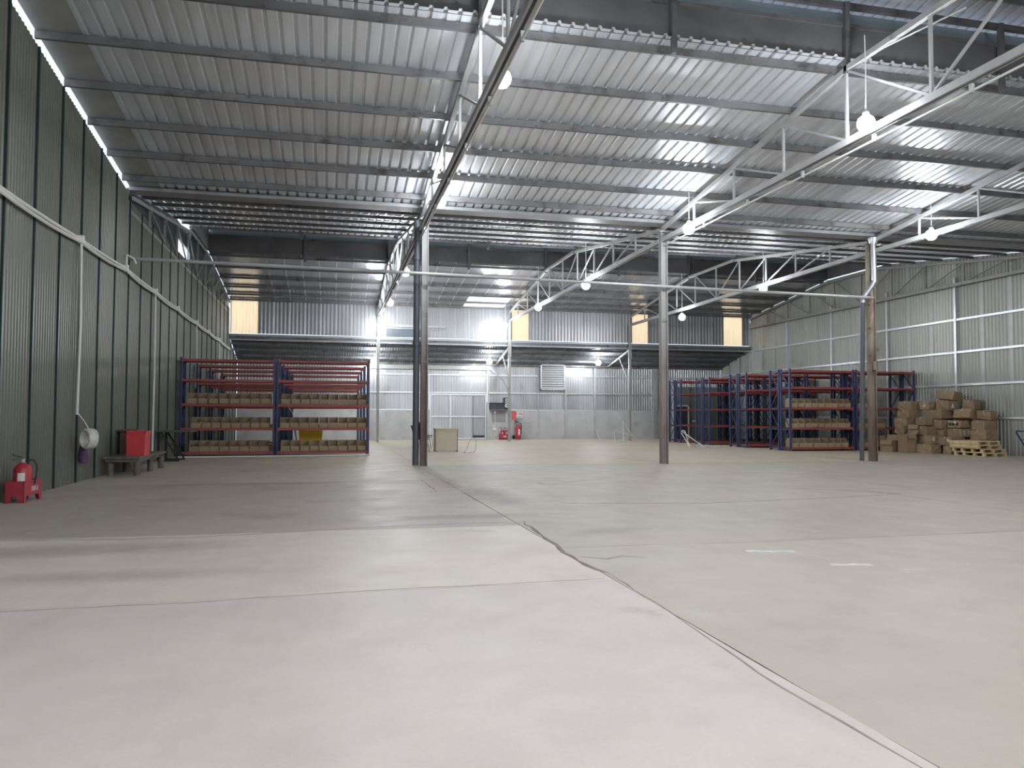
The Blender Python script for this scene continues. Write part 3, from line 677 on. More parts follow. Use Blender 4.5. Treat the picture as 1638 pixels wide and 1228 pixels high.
def rack(x, y, w, d, label, group):
    R = rack_meshes(w, d)
    t = empty('storage_rack', (x, y, 0), 0, label, 'rack', group)
    for xx in (0, w):
        for yy in (0, d): link('upright', R['upright'], t, (xx, yy, 0))
        for z in (.12, .95, 1.85, 2.75, 3.5): link('brace', R['rail'], t, (xx, 0, z))
        for q in R['diag']: link('brace', q, t, (xx, 0, 0))
    for z in LV:
        for yy in (0, d): link('beam', R['beam'], t, (0, yy, z))
        link('shelf_deck', R['deck'], t, (0, 0, z))
    return t
rows = ['front', 'second', 'third', 'rear']
LY = [30.55, 34.1, 37.6, 41.6]
for i, y in enumerate(LY):
    rack(-5.32, y, 3.27, .8, 'blue and orange-red rack bay nearest the green-grey wall, %s row' % rows[i], 'racks beside the green-grey wall')
    rack(-1.93, y, 3.35, .8, 'blue and orange-red rack bay away from the green-grey wall, %s row' % rows[i], 'racks beside the green-grey wall')
RY = [30.75, 31.62, 34.45, 35.32, 38.25, 39.12, 41.75, 42.62]
rn = ['front', 'second', 'third', 'fourth', 'fifth', 'sixth', 'seventh', 'eighth']
for i, y in enumerate(RY):
    rack(19.66, y, 3.17, .70, 'blue and red rack bay with open end frame beside the leaning pipe column, %s row' % rn[i], 'racks beside the pale wall')
    rack(22.98, y, 3.02, .70, 'blue and red rack bay ending at the pale wall behind cartons, %s row' % rn[i], 'racks beside the pale wall')
# open-fronted cardboard bins
def bin_mesh(w, h=.40, lip=.19, d=.5):
    t = .012; mb = MB()
    mb.box(-w/2,w/2,0,t,0,lip)                       # front lip
    mb.box(-w/2,w/2,d-t,d,0,h); mb.box(-w/2,w/2,0,d,0,t)
    for s in (-1, 1):
        x0, x1 = (-w/2, -w/2+t) if s < 0 else (w/2-t, w/2)
        a = [(0,0),(d,0),(d,h),(d*.35,h),(0,lip)]; n = 5
        mb.add([(x0,p,q) for p,q in a]+[(x1,p,q) for p,q in a], [tuple(range(n))[::-1], tuple(range(n,2*n))]+[(i,(i+1)%n,(i+1)%n+n,i+n) for i in range(n)])
    return mb.mesh('cardboard_bin', m_bin)
nth = ['first', 'second', 'third', 'fourth', 'fifth', 'sixth', 'seventh', 'eighth', 'ninth']
lvn = ['bottom', 'second', 'third']
rb = random.Random(3)
def bins(x0, x1, y, n, li, where, group, cnt=None):
    w = (x1-x0)/n; me = bin_mesh(w*.955)
    for i in range(cnt or n):
        o = link('cardboard_bin', me, None, (x0+w*(i+.5)+rb.uniform(-.004,.004), y+.05+rb.uniform(-.02,.02), LV[li]+.06), rb.uniform(-.008,.008))
        tag(o, '%s cardboard bin from left post, %s shelf, %s' % (nth[i], lvn[li], where), 'bin', group)
for li, (a, b) in enumerate([(-5.02,-2.22),(-4.95,-2.2),(-5.12,-2.17)]):
    bins(a, b, 30.55, 8, li, 'rack bay touching green-grey wall', 'bins in the bay at the green-grey wall')
for li, (a, b) in enumerate([(-1.8,1.36),(-1.84,1.36),(-1.8,1.36)]):
    bins(a, b, 30.55, 9, li, 'rack bay with the yellow tote behind', 'bins in the second bay from the green-grey wall')
for li, (n, b) in enumerate([(8,22.6),(9,22.72),(9,22.76)]):
    bins(19.76, b, 30.75, n, li, 'rack bay left of leaning pipe', 'bins in the rack beside the leaning pipe')
for li, c in ((0,4),(1,4),(2,2)):
    bins(23.1, 25.9, 30.75, 8, li, 'rack bay half hidden by cartons', 'bins in the rack behind the cartons', c)

# ------------------------------------------------------------------ things along the green-grey wall
bx = empty('extinguisher_box', (-5.17, 15.22, 0), -.05, 'red sheet-metal box on short legs holding one extinguisher', 'box')
def legged(y0, y1, axis):
    mb = MB()
    if axis == 'x': 
        for s in (-1, 1): pass
    return mb
b = MB()
def side_poly(L, h=.37, leg=.11, lw=.08): return [(0,0),(lw,0),(lw+.03,leg),(L-lw-.03,leg),(L-lw,0),(L,0),(L,h),(0,h)]
def extr(mb, poly, fn, t):
    n = len(poly); mb.add([fn(a, b_, 0) for a, b_ in poly]+[fn(a, b_, t) for a, b_ in poly], [tuple(range(n))[::-1], tuple(range(n, 2*n))]+[(i,(i+1)%n,(i+1)%n+n,i+n) for i in range(n)])
extr(b, side_poly(.30), lambda a,z,t: (-.15+a, -.36+t, z), .012); extr(b, side_poly(.30), lambda a,z,t: (-.15+a, .36-t, z), .012)
extr(b, side_poly(.72), lambda a,z,t: (-.15+t, -.36+a, z), .012); extr(b, side_poly(.72), lambda a,z,t: (.15-t, -.36+a, z), .012)
b.box(-.14,.14,-.35,.35,.11,.122)
b.build('box_shell', m_bred, bx)
g = MB()
for k in (0, 1):
    o = -.09+k*.11
    for (a0,z0,a1,z1) in ((0,.18,.08,.18),(0,.26,.08,.26),(0,.18,0,.26),(.08,.18,.08,.26),(.04,.18,.04,.26),(.0,.22,.08,.22)): g.bar((.152,o+a0,z0),(.152,o+a1,z1),.004,.008,(1,0,0))
g.bar((.152,.13,.27),(.152,.21,.25),.004,.009,(1,0,0)).bar((.152,.15,.24),(.152,.19,.18),.004,.009,(1,0,0)).bar((.152,.19,.24),(.152,.15,.18),.004,.009,(1,0,0))
g.build('stencil_marks', m_label, bx)
def extinguisher(name, loc, s, label, rs=1.0):
    t = empty(name, loc, .4, label, 'extinguisher')
    MB().lathe([(r*s*rs, z*s) for r, z in [(.075,0),(.09,.01),(.09,.38),(.075,.44),(.04,.475),(.03,.49)]], n=18).build('cylinder', m_ired, t, True)
    MB().lathe([(r*s, z*s) for r, z in [(.03,.48),(.035,.49),(.035,.54),(.02,.55)]], n=10).build('valve', m_truss, t, True)
    MB().bar((0,0,.56*s),(-.15*s,0,.62*s),.02*s,.02*s).bar((0,0,.535*s),(-.14*s,0,.545*s),.02*s,.012*s).build('lever', m_black, t)
    MB().tube([(.02*s,0,.52*s),(.1*s*rs,0,.53*s),(.135*s*rs,0,.44*s),(.13*s*rs,0,.3*s),(.115*s*rs,0,.16*s)], .014*s, 8).build('hose', m_black, t, True)
    pl = MB(); vs = []
    for k in range(6):
        a = -2.2+k*.16; 
        for z in (.14, .34): vs.append((math.cos(a)*.0925*s*rs, math.sin(a)*.0925*s*rs, z*s))
    pl.add(vs, [(2*i, 2*i+2, 2*i+3, 2*i+1) for i in range(5)]).build('paper_label', m_label, t)
    return t
extinguisher('fire_extinguisher', (-5.15,15.1,.123), 1.12, 'red dry-powder extinguisher standing in the legged red box', 1.4)
cf = empty('hose_coil', (-5.12, 18.75, .98), -.55, 'coil of white hose hanging on the wall above the purple bag', 'hose')
for k in range(4):
    o = (k-1.5)*.055
    MB().tube([(math.cos(2*math.pi*i/20)*(.135+.008*(k % 2)), o+.008*math.sin(i), math.sin(2*math.pi*i/20)*(.19+.008*(k % 2))) for i in range(20)], .034, 8, True).build('loop', m_hose, cf, True)
MB().tube([(0,0,.2),(-.12,-.02,.38),(-.27,-.05,.55)], .012, 6).build('tail', m_white, cf)
bg = empty('hanging_bag', (-5.31, 19.1, .42), 0, 'small purple plastic bag hanging on the wall under the coil', 'bag')
MB().lathe([(.02,.0),(.09,.02),(.115,.12),(.11,.25),(.085,.38),(.04,.44),(.02,.46)], n=14).build('bag_body', m_purple, bg, True)
MB().tube([(0,0,.44),(0,.05,.55),(0,.1,.6)], .008, 6).build('bag_strap', m_purple, bg)

bench = empty('work_bench', (-4.98, 22.2, 0), 0, 'low dark wooden bench on round legs beside the wall', 'bench')
MB().box(-.40,.42,-1.32,1.9,.42,.47).build('bench_top', m_wood, bench)
MB().box(-.36,.38,-1.25,1.2,.34,.42).build('apron', m_wood, bench)
for x, y in ((.33,-1.15),(.33,.35),(-.28,-1.1),(-.28,.4),(.33,1.7),(-.28,1.7)):
    MB().lathe([(.07,0),(.075,.05),(.07,.34)], (x,y,0), 10).build('leg', m_wood, bench, True)
cr = empty('red_crate', (-4.78, 21.75, .47), 0, 'bright red plastic crate standing on the low bench', 'crate')
def taper_box(mb, w, d, h, k, t=.012):
    a = [(-w/2*k,-d/2*k,0),(w/2*k,-d/2*k,0),(w/2*k,d/2*k,0),(-w/2*k,d/2*k,0),(-w/2,-d/2,h),(w/2,-d/2,h),(w/2,d/2,h),(-w/2,d/2,h)]
    c = [(x*(1-2*t/w) , y*(1-2*t/d), max(z, t)) for x, y, z in a]
    mb.add(a+c, [(0,3,2,1),(0,1,5,4),(1,2,6,5),(2,3,7,6),(3,0,4,7),(8,9,10,11),(8,12,13,9),(9,13,14,10),(10,14,15,11),(11,15,12,8),(4,5,13,12),(5,6,14,13),(6,7,15,14),(7,4,12,15)])
b = MB(); taper_box(b, .44, .62, .62, .96); b.build('crate_shell', m_cred, cr)
MB().box(-.235,.235,-.325,-.305,.56,.62).box(-.235,.235,.305,.325,.56,.62).box(-.235,-.215,-.325,.325,.56,.62).box(.215,.235,-.325,.325,.56,.62).build('rim', m_cred, cr)
cab = empty('brown_cabinet', (-5.18, 22.75, .47), 0, 'small dark brown board cabinet behind the red crate', 'cabinet')
MB().box(-.2,.2,-.3,.3,0,.60).build('body', m_brown, cab)
MB().box(-.24,.26,-.42,.36,.60,.645).build('top_board', m_brown, cab)
ft = empty('folding_table', (-4.95, 27.5, 0), 0, 'dark folding table on slanted black tube legs', 'table')
MB().box(-.44,.56,-.5,.85,.95,1.0).build('table_top', M('dark_table_top', (.10,.105,.10), .5), ft)
for y in (-.35, .65):
    MB().bar((-.42,y,.03),(.22,y,.03),.045,.045).build('foot_bar', m_black, ft)
    MB().bar((-.35,y,.95),(.2,y,.04),.05,.05).build('leg', m_black, ft)
    MB().bar((-.40,y,.95),(-.40,y,.04),.04,.04).build('leg', m_black, ft)
MB().bar((-.08,-.35,.55),(-.08,.65,.55),.03,.03).build('stretcher', m_black, ft)
pp = MB().tube([(-5.2,29.25,.03),(-2,29.5,.03),(1.45,29.9,.03)], .028, 8).build('pvc_pipe', m_white, None, True); tag(pp, 'long thin white pipe lying on the floor before the racks', 'pipe')
yt = empty('yellow_tote', (-.75, 32.5, 0), 0, 'yellow plastic tote standing behind the front rack row', 'crate')
b = MB(); taper_box(b, .95, .7, .72, .9); b.build('tote_shell', m_yellow, yt)
MB().box(-.5,.5,-.38,-.33,.66,.74).box(-.5,.5,.33,.38,.66,.74).box(-.5,-.46,-.38,.38,.66,.74).box(.46,.5,-.38,.38,.66,.74).build('rim', m_yellow, yt)
yt.location.z = .35
pl = empty('wheeled_dolly', (-.75, 32.5, 0), 0, 'low grey dolly under the yellow tote', 'cart')
MB().box(-.5,.5,-.38,.38,.27,.35).build('platform', m_chrome, pl)
for x in (-.4,.4):
    for y in (-.3,.3): MB().box(x-.03,x+.03,y-.11,y+.11,.0,.22).box(x-.04,x+.04,y-.05,y+.05,.2,.28).build('wheel', m_black, pl)
MB().tube([(-.5,-.3,.3),(-.72,-.3,1.6),(-.9,-.3,1.85),(-1.2,-.3,1.9)], .03, 8).build('push_handle', m_chrome, pl, True)

# ------------------------------------------------------------------ around the rusty column
dk = empty('beige_desk', (4.78, 33.1, 0), 0, 'beige laminate desk seen from its closed back', 'desk')
MB().box(-.48,.50,-.42,.42,.93,.97).build('desk_top', m_beige, dk)
MB().box(-.44,.46,-.38,-.355,.04,.93).build('back_panel', m_beige, dk)
MB().box(-.46,-.435,-.38,.38,.03,.93).build('side_panel', m_beige, dk); MB().box(.44,.465,-.38,.38,.03,.93).build('side_panel', m_beige, dk)
fb = MB()
for x in (-.44,.44):
    for y in (-.33,.33): fb.box(x-.03,x+.03,y-.03,y+.03,0,.035)
fb.build('foot', m_black, dk)
def chair(loc, label):
    t = empty('stacking_chair', loc, .5, label, 'chair', 'stacked chairs')
    MB().add([(-.2,-.22,.48),(.24,-.22,.5),(.24,.22,.5),(-.2,.22,.48),(-.2,-.22,.51),(.24,-.22,.53),(.24,.22,.53),(-.2,.22,.51)], [(0,3,2,1),(4,5,6,7),(0,1,5,4),(1,2,6,5),(2,3,7,6),(3,0,4,7)]).build('seat', m_black, t)
    b = MB(); pts = [(-.2,.52),(-.25,.7),(-.3,.9),(-.37,1.08)]
    for (a, z), (a2, z2) in zip(pts, pts[1:]): b.bar((a,0,z),(a2,0,z2),.42,.025,(1,0,0))
    b.build('backrest', m_black, t)
    for y in (-.2,.2):
        MB().tube([(.22,y,.5),(.26,y,.25),(.3,y,.012)], .014, 8).build('leg', m_chrome, t, True)
        MB().tube([(-.18,y,.5),(-.22,y,.25),(-.26,y,.012)], .014, 8).build('leg', m_chrome, t, True)
chair((3.78,33.55,0), 'black chair with tube legs, lowest of the stack behind the rusty column')
chair((3.87,33.6,.07), 'black chair with tube legs, middle of the stack behind the rusty column')
chair((3.96,33.65,.14), 'black chair with tube legs, topmost of the stack behind the rusty column')
wc = MB().tube([(5.3,31.0,.01),(5.35,31.3,.02),(5.3,31.5,.02),(5.5,31.9,.15),(5.6,32.2,.3),(5.72,32.3,.55),(5.85,32.2,.6),(5.92,32.1,.45),(5.85,31.9,.1),(5.75,31.7,.01),(5.5,31.5,.01),(5.4,31.1,.012)], .009, 6).build('loose_wire', m_chrome, None, True)
tag(wc, 'tangle of thin grey wire on the floor beside the beige desk', 'wire')
# ------------------------------------------------------------------ at the back wall
YF = YW-.12
db = empty('meter_box', (10.4, YF-.02, 1.86), 0, 'dark wide meter box on the concrete ledge', 'box')
MB().box(-.47,.45,-.2,0,0,.46).build('body', m_dbox, db); MB().box(-.5,.48,-.24,0,.44,.48).build('lid', m_black, db)
MB().box(-.46,.44,-.215,-.2,.02,.05).build('latch_rail', m_chrome, db)
eb = empty('switch_box', (11.02, YF-.02, 2.0), 0, 'grey electric switch box above the sign beside the meter box', 'box')
MB().box(-.19,.2,-.18,0,-.1,.68).build('board', m_black, eb); MB().box(-.13,.17,-.24,-.18,.3,.64).build('cover', m_wr, eb); MB().box(-.12,.17,-.23,-.18,.05,.27).build('breaker', m_label, eb); MB().box(-.05,.1,-.245,-.23,.13,.2).build('breaker_switch', m_black, eb)
sr = empty('red_notice', (11.46, YF-.3, 1.26), 0, 'narrow red notice board beside the rusty lean-to post', 'sign')
MB().box(-.14,.14,-.01,.01,0,.54).build('board', m_signr, sr)
g = MB()
for i in range(7): g.box(-.09,.09-.03*(i % 3),-.013,-.01,.06+i*.06,.085+i*.06)
g.build('faded_print', M('faded_print', (.68,.22,.22), .6), sr)
sw = empty('white_notice', (11.86, YF-.02, 1.36), 0, 'white notice with rows of red and grey characters on the concrete wall', 'sign')
MB().box(-.27,.27,-.015,0,0,.44).build('board', m_label, sw)
def glyphs(mat, z, xs, h, name):
    g = MB(); rg = random.Random(int(z*1000))
    for x in xs:
        w = h*.85
        g.box(x-w/2,x+w/2,-.018,-.015,z+h*.8,z+h*.92); g.box(x-.012,x+.012,-.018,-.015,z,z+h*.95)
        if rg.random() > .4: g.box(x-w/2,x+w/2,-.018,-.015,z+h*.35,z+h*.47)
        if rg.random() > .5: g.box(x-w/2,x-w/2+.02,-.018,-.015,z,z+h*.6)
        else: g.box(x+w/2-.02,x+w/2,-.018,-.015,z+h*.1,z+h*.8)
    g.build(name, mat, sw)
glyphs(m_signr, .2, (-.02,.09,.19), .13, 'characters'); glyphs(m_dbox, .2, (-.18,), .13, 'characters')
glyphs(M('grey_print', (.3,.25,.3), .6), .06, (-.2,-.12,-.04,.04,.12,.2), .07, 'characters'); glyphs(m_signr, .36, (-.2,-.12,-.04,.04,.12,.2), .05, 'characters')
bx2 = empty('extinguisher_box', (10.82, YF-.25, 0), 0, 'red box with two small extinguishers against the concrete wall', 'box')
MB().box(-.3,.3,-.16,-.145,.04,.36).box(-.3,.3,.145,.16,.04,.36).box(-.3,-.285,-.16,.16,0,.36).box(.285,.3,-.16,.16,0,.36).box(-.3,.3,-.16,.16,.05,.065).build('box_shell', m_bred, bx2)
MB().box(-.06,.02,-.163,-.16,.16,.24).box(.04,.12,-.163,-.16,.16,.24).build('stencil_marks', m_label, bx2)
extinguisher('fire_extinguisher', (10.69,YF-.25,.066), 1.15, 'small red extinguisher nearer the gate in the two-extinguisher box')
extinguisher('fire_extinguisher', (10.96,YF-.25,.066), 1.15, 'small red extinguisher nearer the post in the two-extinguisher box')
w = extinguisher('wheeled_extinguisher', (11.72,YF-.4,.02), 1.9, 'large red extinguisher with white label beside the rusty lean-to post')
MB().tube([(-.14,.2,.1),(-.16,.2,.8),(-.14,.18,1.15),(.14,.18,1.15),(.16,.2,.8),(.14,.2,.1)], .018, 8).build('carry_frame', m_ired, w, True)
for x in (-.2,.2): MB().tube([(x-.02,.2,.13),(x+.02,.2,.13)], .13, 14).build('wheel', m_black, w, True)
sk_ = empty('wall_socket', (10.28, YF, .66), 0, 'white socket low on the concrete wall with its cable', 'socket')
MB().box(-.1,.1,-.05,0,-.06,.06).build('socket_plate', m_white, sk_); MB().tube([(0,-.02,.05),(0.02,-.02,.6),(-.02,-.02,1.05)], .012, 6).build('cable', m_white, sk_); MB().box(-.06,.06,-.05,0,1.02,1.16).build('switch', m_white, sk_)
wp = MB().tube([(9.75,YF-.06,4.4),(9.75,YF-.06,2.35)], .045, 8).build('white_conduit', m_white, None, True); tag(wp, 'white vertical conduit dropping into the dark meter box', 'conduit')
# white tube frames
tf = empty('tube_frame', (16.2, 42.0, 0), 0, 'white tubular frame leaning near the back wall post', 'frame')
MB().tube([(-.45,0,.02),(-.52,.05,.72),(.55,.1,.42),(-.38,0,.06)], .022, 6).build('tube', m_white, tf)
MB().tube([(.04,0,.02),(0,0,1.22),(.6,.1,.42)], .022, 6).build('tube', m_white, tf)
MB().tube([(-1.25,.2,.02),(-1.45,.25,.55),(-1.45,.3,.75)], .018, 6).build('tube', m_white, tf)
tf2 = empty('tube_frame', (17.3, 35.4, 0), 0, 'white tubular frame lying against the blue rack end', 'frame')
MB().tube([(.55,0,.02),(-.1,1.1,.78),(.05,1.2,.8),(.1,1.1,.76),(.0,.4,.02)], .022, 6).build('tube', m_white, tf2)
MB().tube([(.6,0,.025),(1.5,.1,.025)], .022, 6).build('tube', m_white, tf2)
MB().tube([(.0,.4,.02),(-.2,.9,.7)], .022, 6).build('tube', m_white, tf2)

# ------------------------------------------------------------------ cartons, pallets, trolley
PILE = [
('k','closed squat carton lying at the pile foot left of the pallets',24.05,24.54,27.55,28.32,0,.375),
('aa','small carton on the floor just behind the pallet stack',24.30,24.66,26.75,27.15,0,.345),
('z','closed carton with its label, directly over the carton behind pallets',24.55,25.2,27.0,27.7,.345,.69),
('j','carton with a white sticker on top of the squat foot carton',24.3,24.92,27.78,28.48,.375,.74),
('e','flattened sagging carton beside the rack, second layer',24.16,24.62,29.2,29.77,.775,1.13),
('d','wrinkled carton beside the rack, third layer',24.25,24.72,29.15,29.9,1.13,1.44),
('f','wrinkled carton with torn end beside the rack, fourth layer',24.45,24.95,29.2,29.95,1.44,1.80),
('g','topmost carton of the stack nearest the rack',24.55,25.15,29.25,30.0,1.80,2.20),
('i','dark-sided carton wedged in the middle of the pile, third layer',24.35,24.8,28.1,28.75,.74,1.12),
('h','small pale carton wedged in the middle of the pile, fourth layer',24.4,24.75,28.2,28.8,1.12,1.44),
('m','low carton in the centre column of the pile, below wide carton',24.83,25.2,27.75,28.45,.72,1.02),
('l','wide clean carton in the centre column of the pile',24.76,25.15,27.72,28.45,1.02,1.40),
('n','long carton across the centre column of the pile',24.85,25.4,27.85,28.85,1.44,1.80),
('o','carton with a pink sticker near the top of the pile',24.8,25.2,28.5,29.0,1.80,2.14),
('p','carton with a white triangle mark under the topmost carton',25.1,25.6,27.7,28.4,1.80,2.19),
('q','topmost tilted carton of the whole pile',25.3,25.85,27.85,28.6,2.20,2.58),
('v','carton printed with white marks on its shaded side',25.0,25.5,26.95,27.68,.69,1.04),
('u','crushed carton with dark torn openings over the printed carton',24.98,25.4,27.0,27.62,1.04,1.34),
('s','large tilted dusty carton on the pale wall side of the pile',25.2,25.85,26.85,27.6,1.36,1.74),
('w','narrow carton jammed beside the crushed carton',25.48,25.78,27.05,27.6,1.0,1.34),
('t','dark shaded carton behind the large tilted carton',25.6,25.95,26.15,26.75,1.40,1.74),
('x','brown carton at the wall end of the pile, third layer',25.4,25.98,26.2,26.85,1.0,1.38),
('y','brown carton at the wall end of the pile, second layer',25.38,25.98,26.15,26.9,.59,1.0),
('y0','carton low at the wall end of the pile behind pallets',25.4,25.98,26.15,26.9,0,.59),
('r','dark carton leaning at the wall behind the pile top',25.6,26.0,27.0,27.5,1.75,2.2),
('b1','carton hidden deep in the pile carrying the upper layers',25.05,25.6,27.8,28.7,0,.72),
('b2','carton deep in the pile nearest the rack end',24.65,25.3,28.75,29.7,0,.75),
('b3','carton deep in the pile under the printed carton',25.0,25.38,26.3,26.95,.0,.6),
('b4','carton deep in the pile against pale cladding',25.62,26.05,27.1,28.0,0,1.0),
('b5','carton deep in the pile under the tilted topmost carton',25.55,26.0,27.7,28.6,0,1.75),
('b6','carton deep in the pile beside the rack end, upper layer',24.95,25.5,28.95,29.6,.75,1.42),
]
TILT = {'q': (.10,.12,.25), 's': (-.02,.30,.15), 'r': (.1,-.1,.2), 'u': (0,.02,.08), 't': (.1,-.1,.1), 'h': (0,.06,-.12), 'o': (0,.0,.1)}
rc = random.Random(11)
def carton(key, label, x0, x1, y0, y1, z0, z1):
    w, d, h = x1-x0, y1-y0, z1-z0
    t = empty('carton', ((x0+x1)/2, (y0+y1)/2, z0+.002), 0, label, 'carton', 'cartons in the heap')
    t.rotation_euler = TILT.get(key, (rc.uniform(-.012,.012), rc.uniform(-.012,.012), rc.uniform(-.05,.05)))
    if key in TILT: t.location.z += .03
    n = 4; mb = MB(); idx = {}; r = rc
    def P(i, j, k):
        q = (i, j, k)
        if q not in idx:
            a, b, c = -w/2+w*i/n, -d/2+d*j/n, h*k/n
            e = (.022 if key in ('d','e','f','s','u','y') else .015) if 0 < k < n else .006
            s = math.sin(math.pi*k/n)*.012
            ax = (1 if i == n else -1 if i == 0 else 0); ay = (1 if j == n else -1 if j == 0 else 0)
            a += r.uniform(-e, e) - ax*abs(r.gauss(0,.01))*math.sin(math.pi*j/n) + ax*s*.5; b += r.uniform(-e, e) + ay*s*.5
            if k == n: c -= abs(r.gauss(0,.01)) + .02*math.sin(math.pi*i/n)*math.sin(math.pi*j/n)
            idx[q] = len(mb.v); mb.v.append((a, b, c))
        return idx[q]
    for a in range(n):
        for b in range(n):
            mb.f += [(P(a,b,0),P(a,b+1,0),P(a+1,b+1,0),P(a+1,b,0)), (P(a,b,n),P(a+1,b,n),P(a+1,b+1,n),P(a,b+1,n)),
                     (P(a,0,b),P(a+1,0,b),P(a+1,0,b+1),P(a,0,b+1)), (P(a,n,b),P(a,n,b+1),P(a+1,n,b+1),P(a+1,n,b)),
                     (P(0,a,b),P(0,a,b+1),P(0,a+1,b+1),P(0,a+1,b)), (P(n,a,b),P(n,a+1,b),P(n,a+1,b+1),P(n,a,b+1))]
    mb.build('carton_body', m_card, t)
    MB().box(-w/2-.004,w/2+.004,-.03,.03,h-.015,h+.006).box(-w/2-.013,-w/2-.004,-.03,.03,h-.1,h+.002).build('tape', m_tape, t)
    def lab(y, z, a, b, mat=m_label, name='sticker'): MB().box(-w/2-.018,-w/2-.008,y-a,y+a,z-b,z+b).build(name, mat, t)
    def labs(x, z, a, b, mat=m_label, name='sticker'): MB().box(x-a,x+a,-d/2-.018,-d/2-.006,z-b,z+b).build(name, mat, t)
    if key == 'j': labs(-.2, h*.6, .06, .09, M('pale_sticker', (.6,.56,.44), .6))
    if key == 'o': lab(.0, h*.45, .07, .06, M('pink_sticker', (.7,.5,.38), .6))
    if key == 'p':
        MB().add([(-.12,-d/2-.014,.1),(.02,-d/2-.014,.1),(-.06,-d/2-.014,.3),(-.12,-d/2-.005,.1),(.02,-d/2-.005,.1),(-.06,-d/2-.005,.3)], [(0,1,2),(0,3,4,1),(1,4,5,2),(2,5,3,0)]).build('sticker', m_label, t)
    if key == 'v':
        gm = M('printed_white', (.5,.49,.45), .7)
        for x in (-.12,.1):
            for z in (.1,.17,.24): labs(x, z, .055, .022, gm, 'printed_mark')
    if key == 'z': lab(-.2, h*.6, .04, .06)
    if key == 'u':
        for y in (-.15,.05,.2): lab(y, h*.45, .05, .05, m_black, 'torn_hole')
        lab(-.05, h*.7, .05, .04)
    if key == 'i': lab(.2, h*.65, .04, .06, m_tape)
    return t
for q in PILE: carton(*q)
def open_carton(name, loc, rz, w, d, h, label, flaps):
    t = empty('carton', loc, rz, label, 'carton', 'cartons in the heap')
    th = .012
    MB().box(-w/2,w/2,-d/2,-d/2+th,0,h).box(-w/2,w/2,d/2-th,d/2,0,h).box(-w/2,-w/2+th,-d/2,d/2,0,h).box(w/2-th,w/2,-d/2,d/2,0,h).box(-w/2,w/2,-d/2,d/2,0,th).build('carton_body', m_card, t)
    for ax, ang, L in flaps:
        b = MB(); c, s = math.cos(ang)*L, math.sin(ang)*L
        if ax == 'x-': b.add([(-w/2,-d/2,h),(-w/2,d/2,h),(-w/2-c,d/2-.03,h+s),(-w/2-c,-d/2+.03,h+s),(-w/2+.01,-d/2,h),(-w/2+.01,d/2,h),(-w/2-c+.01,d/2-.03,h+s),(-w/2-c+.01,-d/2+.03,h+s)], [(0,1,2,3),(7,6,5,4),(0,3,7,4),(1,5,6,2),(2,6,7,3)])
        if ax == 'x+': b.add([(w/2,-d/2,h),(w/2,d/2,h),(w/2+c,d/2-.03,h+s),(w/2+c,-d/2+.03,h+s),(w/2-.01,-d/2,h),(w/2-.01,d/2,h),(w/2+c-.01,d/2-.03,h+s),(w/2+c-.01,-d/2+.03,h+s)], [(3,2,1,0),(4,5,6,7),(0,4,7,3),(1,2,6,5),(2,3,7,6)])
        if ax == 'y-': b.add([(-w/2,-d/2,h),(w/2,-d/2,h),(w/2-.03,-d/2-c,h+s),(-w/2+.03,-d/2-c,h+s),(-w/2,-d/2+.01,h),(w/2,-d/2+.01,h),(w/2-.03,-d/2-c+.01,h+s),(-w/2+.03,-d/2-c+.01,h+s)], [(3,2,1,0),(4,5,6,7),(0,4,7,3),(1,2,6,5),(2,3,7,6)])
        if ax == 'y+': b.add([(-w/2,d/2,h),(w/2,d/2,h),(w/2-.03,d/2+c,h+s),(-w/2+.03,d/2+c,h+s),(-w/2,d/2-.01,h),(w/2,d/2-.01,h),(w/2-.03,d/2+c-.01,h+s),(-w/2+.03,d/2+c-.01,h+s)], [(0,1,2,3),(7,6,5,4),(0,3,7,4),(1,5,6,2),(2,6,7,3)])
        b.build('flap', m_card, t)
    return t
open_carton('carton', (23.75,29.62,0), .25, .40, .60, .5, 'open empty carton with raised flaps on the floor beside the rack', [('x+',1.2,.25),('y+',1.3,.2),('x-',-1.2,.2)])
open_carton('carton', (23.9,28.72,0), -.12, .42, .66, .77, 'tall upright open carton at the pile foot', [('y-',-1.0,.2),('x+',.9,.2)])
open_carton('carton', (24.35,28.8,.76), .6, .40, .42, .42, 'twisted open carton with a torn flap above the tall upright carton', [('x-',-1.1,.2),('y-',-.6,.22)])
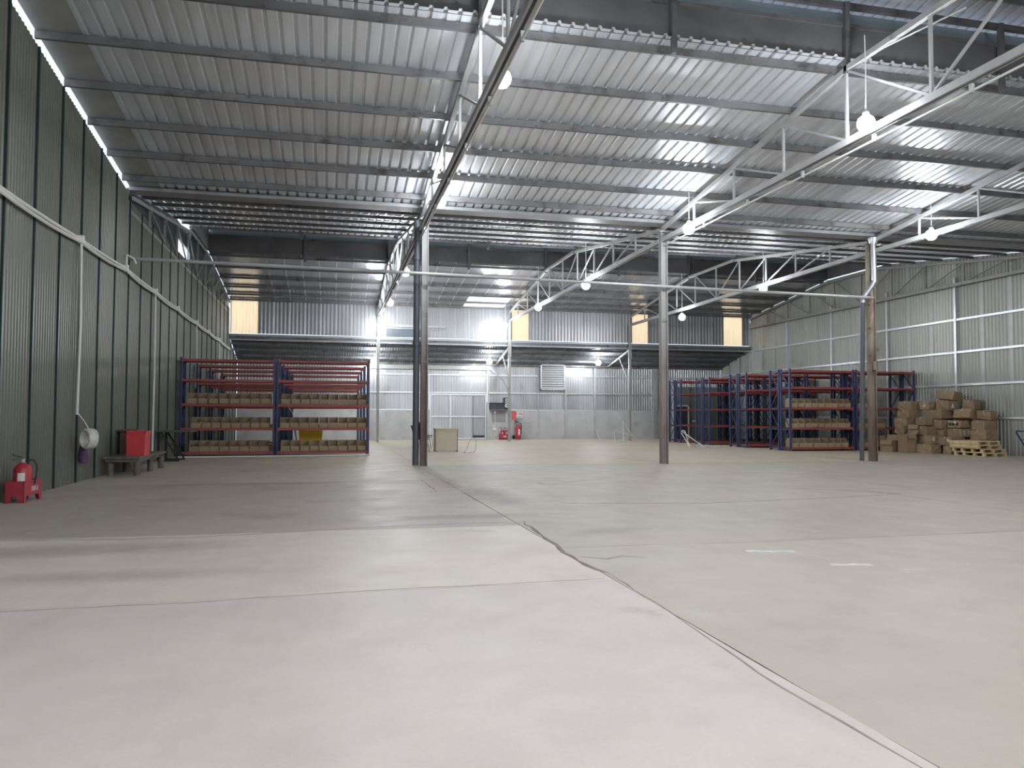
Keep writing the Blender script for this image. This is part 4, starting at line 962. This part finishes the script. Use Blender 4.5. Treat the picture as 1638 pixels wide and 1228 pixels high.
# pallets
def pallet(loc, rz, label, L=1.5, Wd=1.05, fascia=False):
    t = empty('wooden_pallet', loc, rz, label, 'pallet', 'stacked pallets')
    pk = MB().box(-.055,.055,-L/2,L/2,0,.02).mesh('plank', m_pallet)
    for i in range(6): link('plank', pk, t, (-Wd/2+.055+(Wd-.11)*i/5, 0, .125))
    for x in (-Wd/2+.055, 0, Wd/2-.055): link('plank', pk, t, (x, 0, 0))
    be = MB().box(-Wd/2+.01,Wd/2-.01,-.05,.05,0,.02).mesh('bearer', m_pallet)
    for y in (-L/2+.055, -.25, .25, L/2-.055): link('bearer', be, t, (0, y, .105))
    for x in (-Wd/2+.055, 0, Wd/2-.055):
        for y in (-L/2+.065, -.25, .25, L/2-.065): MB().box(x-.05,x+.05,y-.06,y+.06,.02,.105).build('block', m_pallet, t)
    if fascia: MB().box(-Wd/2-.02,-Wd/2-.001,-L/2,L/2,.03,.145).build('side_board', m_pallet, t)
    return t
pallet((24.78,25.8,0), 0, 'bottom pallet of the pale wooden stack before the cartons')
t = pallet((24.80,25.92,.147), .01, 'second pallet of the pale wooden stack before the cartons')
t = pallet((24.74,25.98,.294), -.015, 'third pallet of the pale wooden stack before the cartons', 1.45, 1.05, True)
t = pallet((24.72,26.0,.441), .01, 'top pallet of the pale wooden stack before the cartons', 1.4, 1.05, True)
tr = empty('platform_trolley', (25.1, 23.6, 0), 0, 'platform trolley with dark tube handle by the pale wall, mostly cut off', 'trolley')
MB().box(-.05,.95,-.5,.35,.2,.25).build('platform', m_cart, tr)
MB().tube([(-.02,.32,.25),(-.50,.34,.95),(-.54,.30,1.0),(-.54,-.42,1.0),(-.50,-.47,.95),(-.02,-.46,.25)], .03, 10).build('push_handle', m_cart, tr, True)
MB().tube([(-.32,.33,.69),(-.32,-.47,.69)], .02, 8).build('cross_bar', m_cart, tr, True)
for x in (.08,.82):
    for y in (-.4,.25): MB().tube([(x-.025,y,.1),(x+.025,y,.1)], .1, 12).box(x-.04,x+.04,y-.03,y+.03,.17,.2).build('wheel', m_black, tr, True)
lf = MB().add([(0,0,.002),(.05,.008,.02),(.11,.0,.012),(.16,.01,.03),(.11,.022,.014),(.05,.024,.022),(0,.001,.004)], [(0,1,5,6),(1,2,4,5),(2,3,4)]).build('dry_leaf', m_leaf, None, False, (1.17,3.18,0)); lf.rotation_euler.z = -1.3
tag(lf, 'small dark dry leaf lying on bare concrete in the foreground', 'leaf')
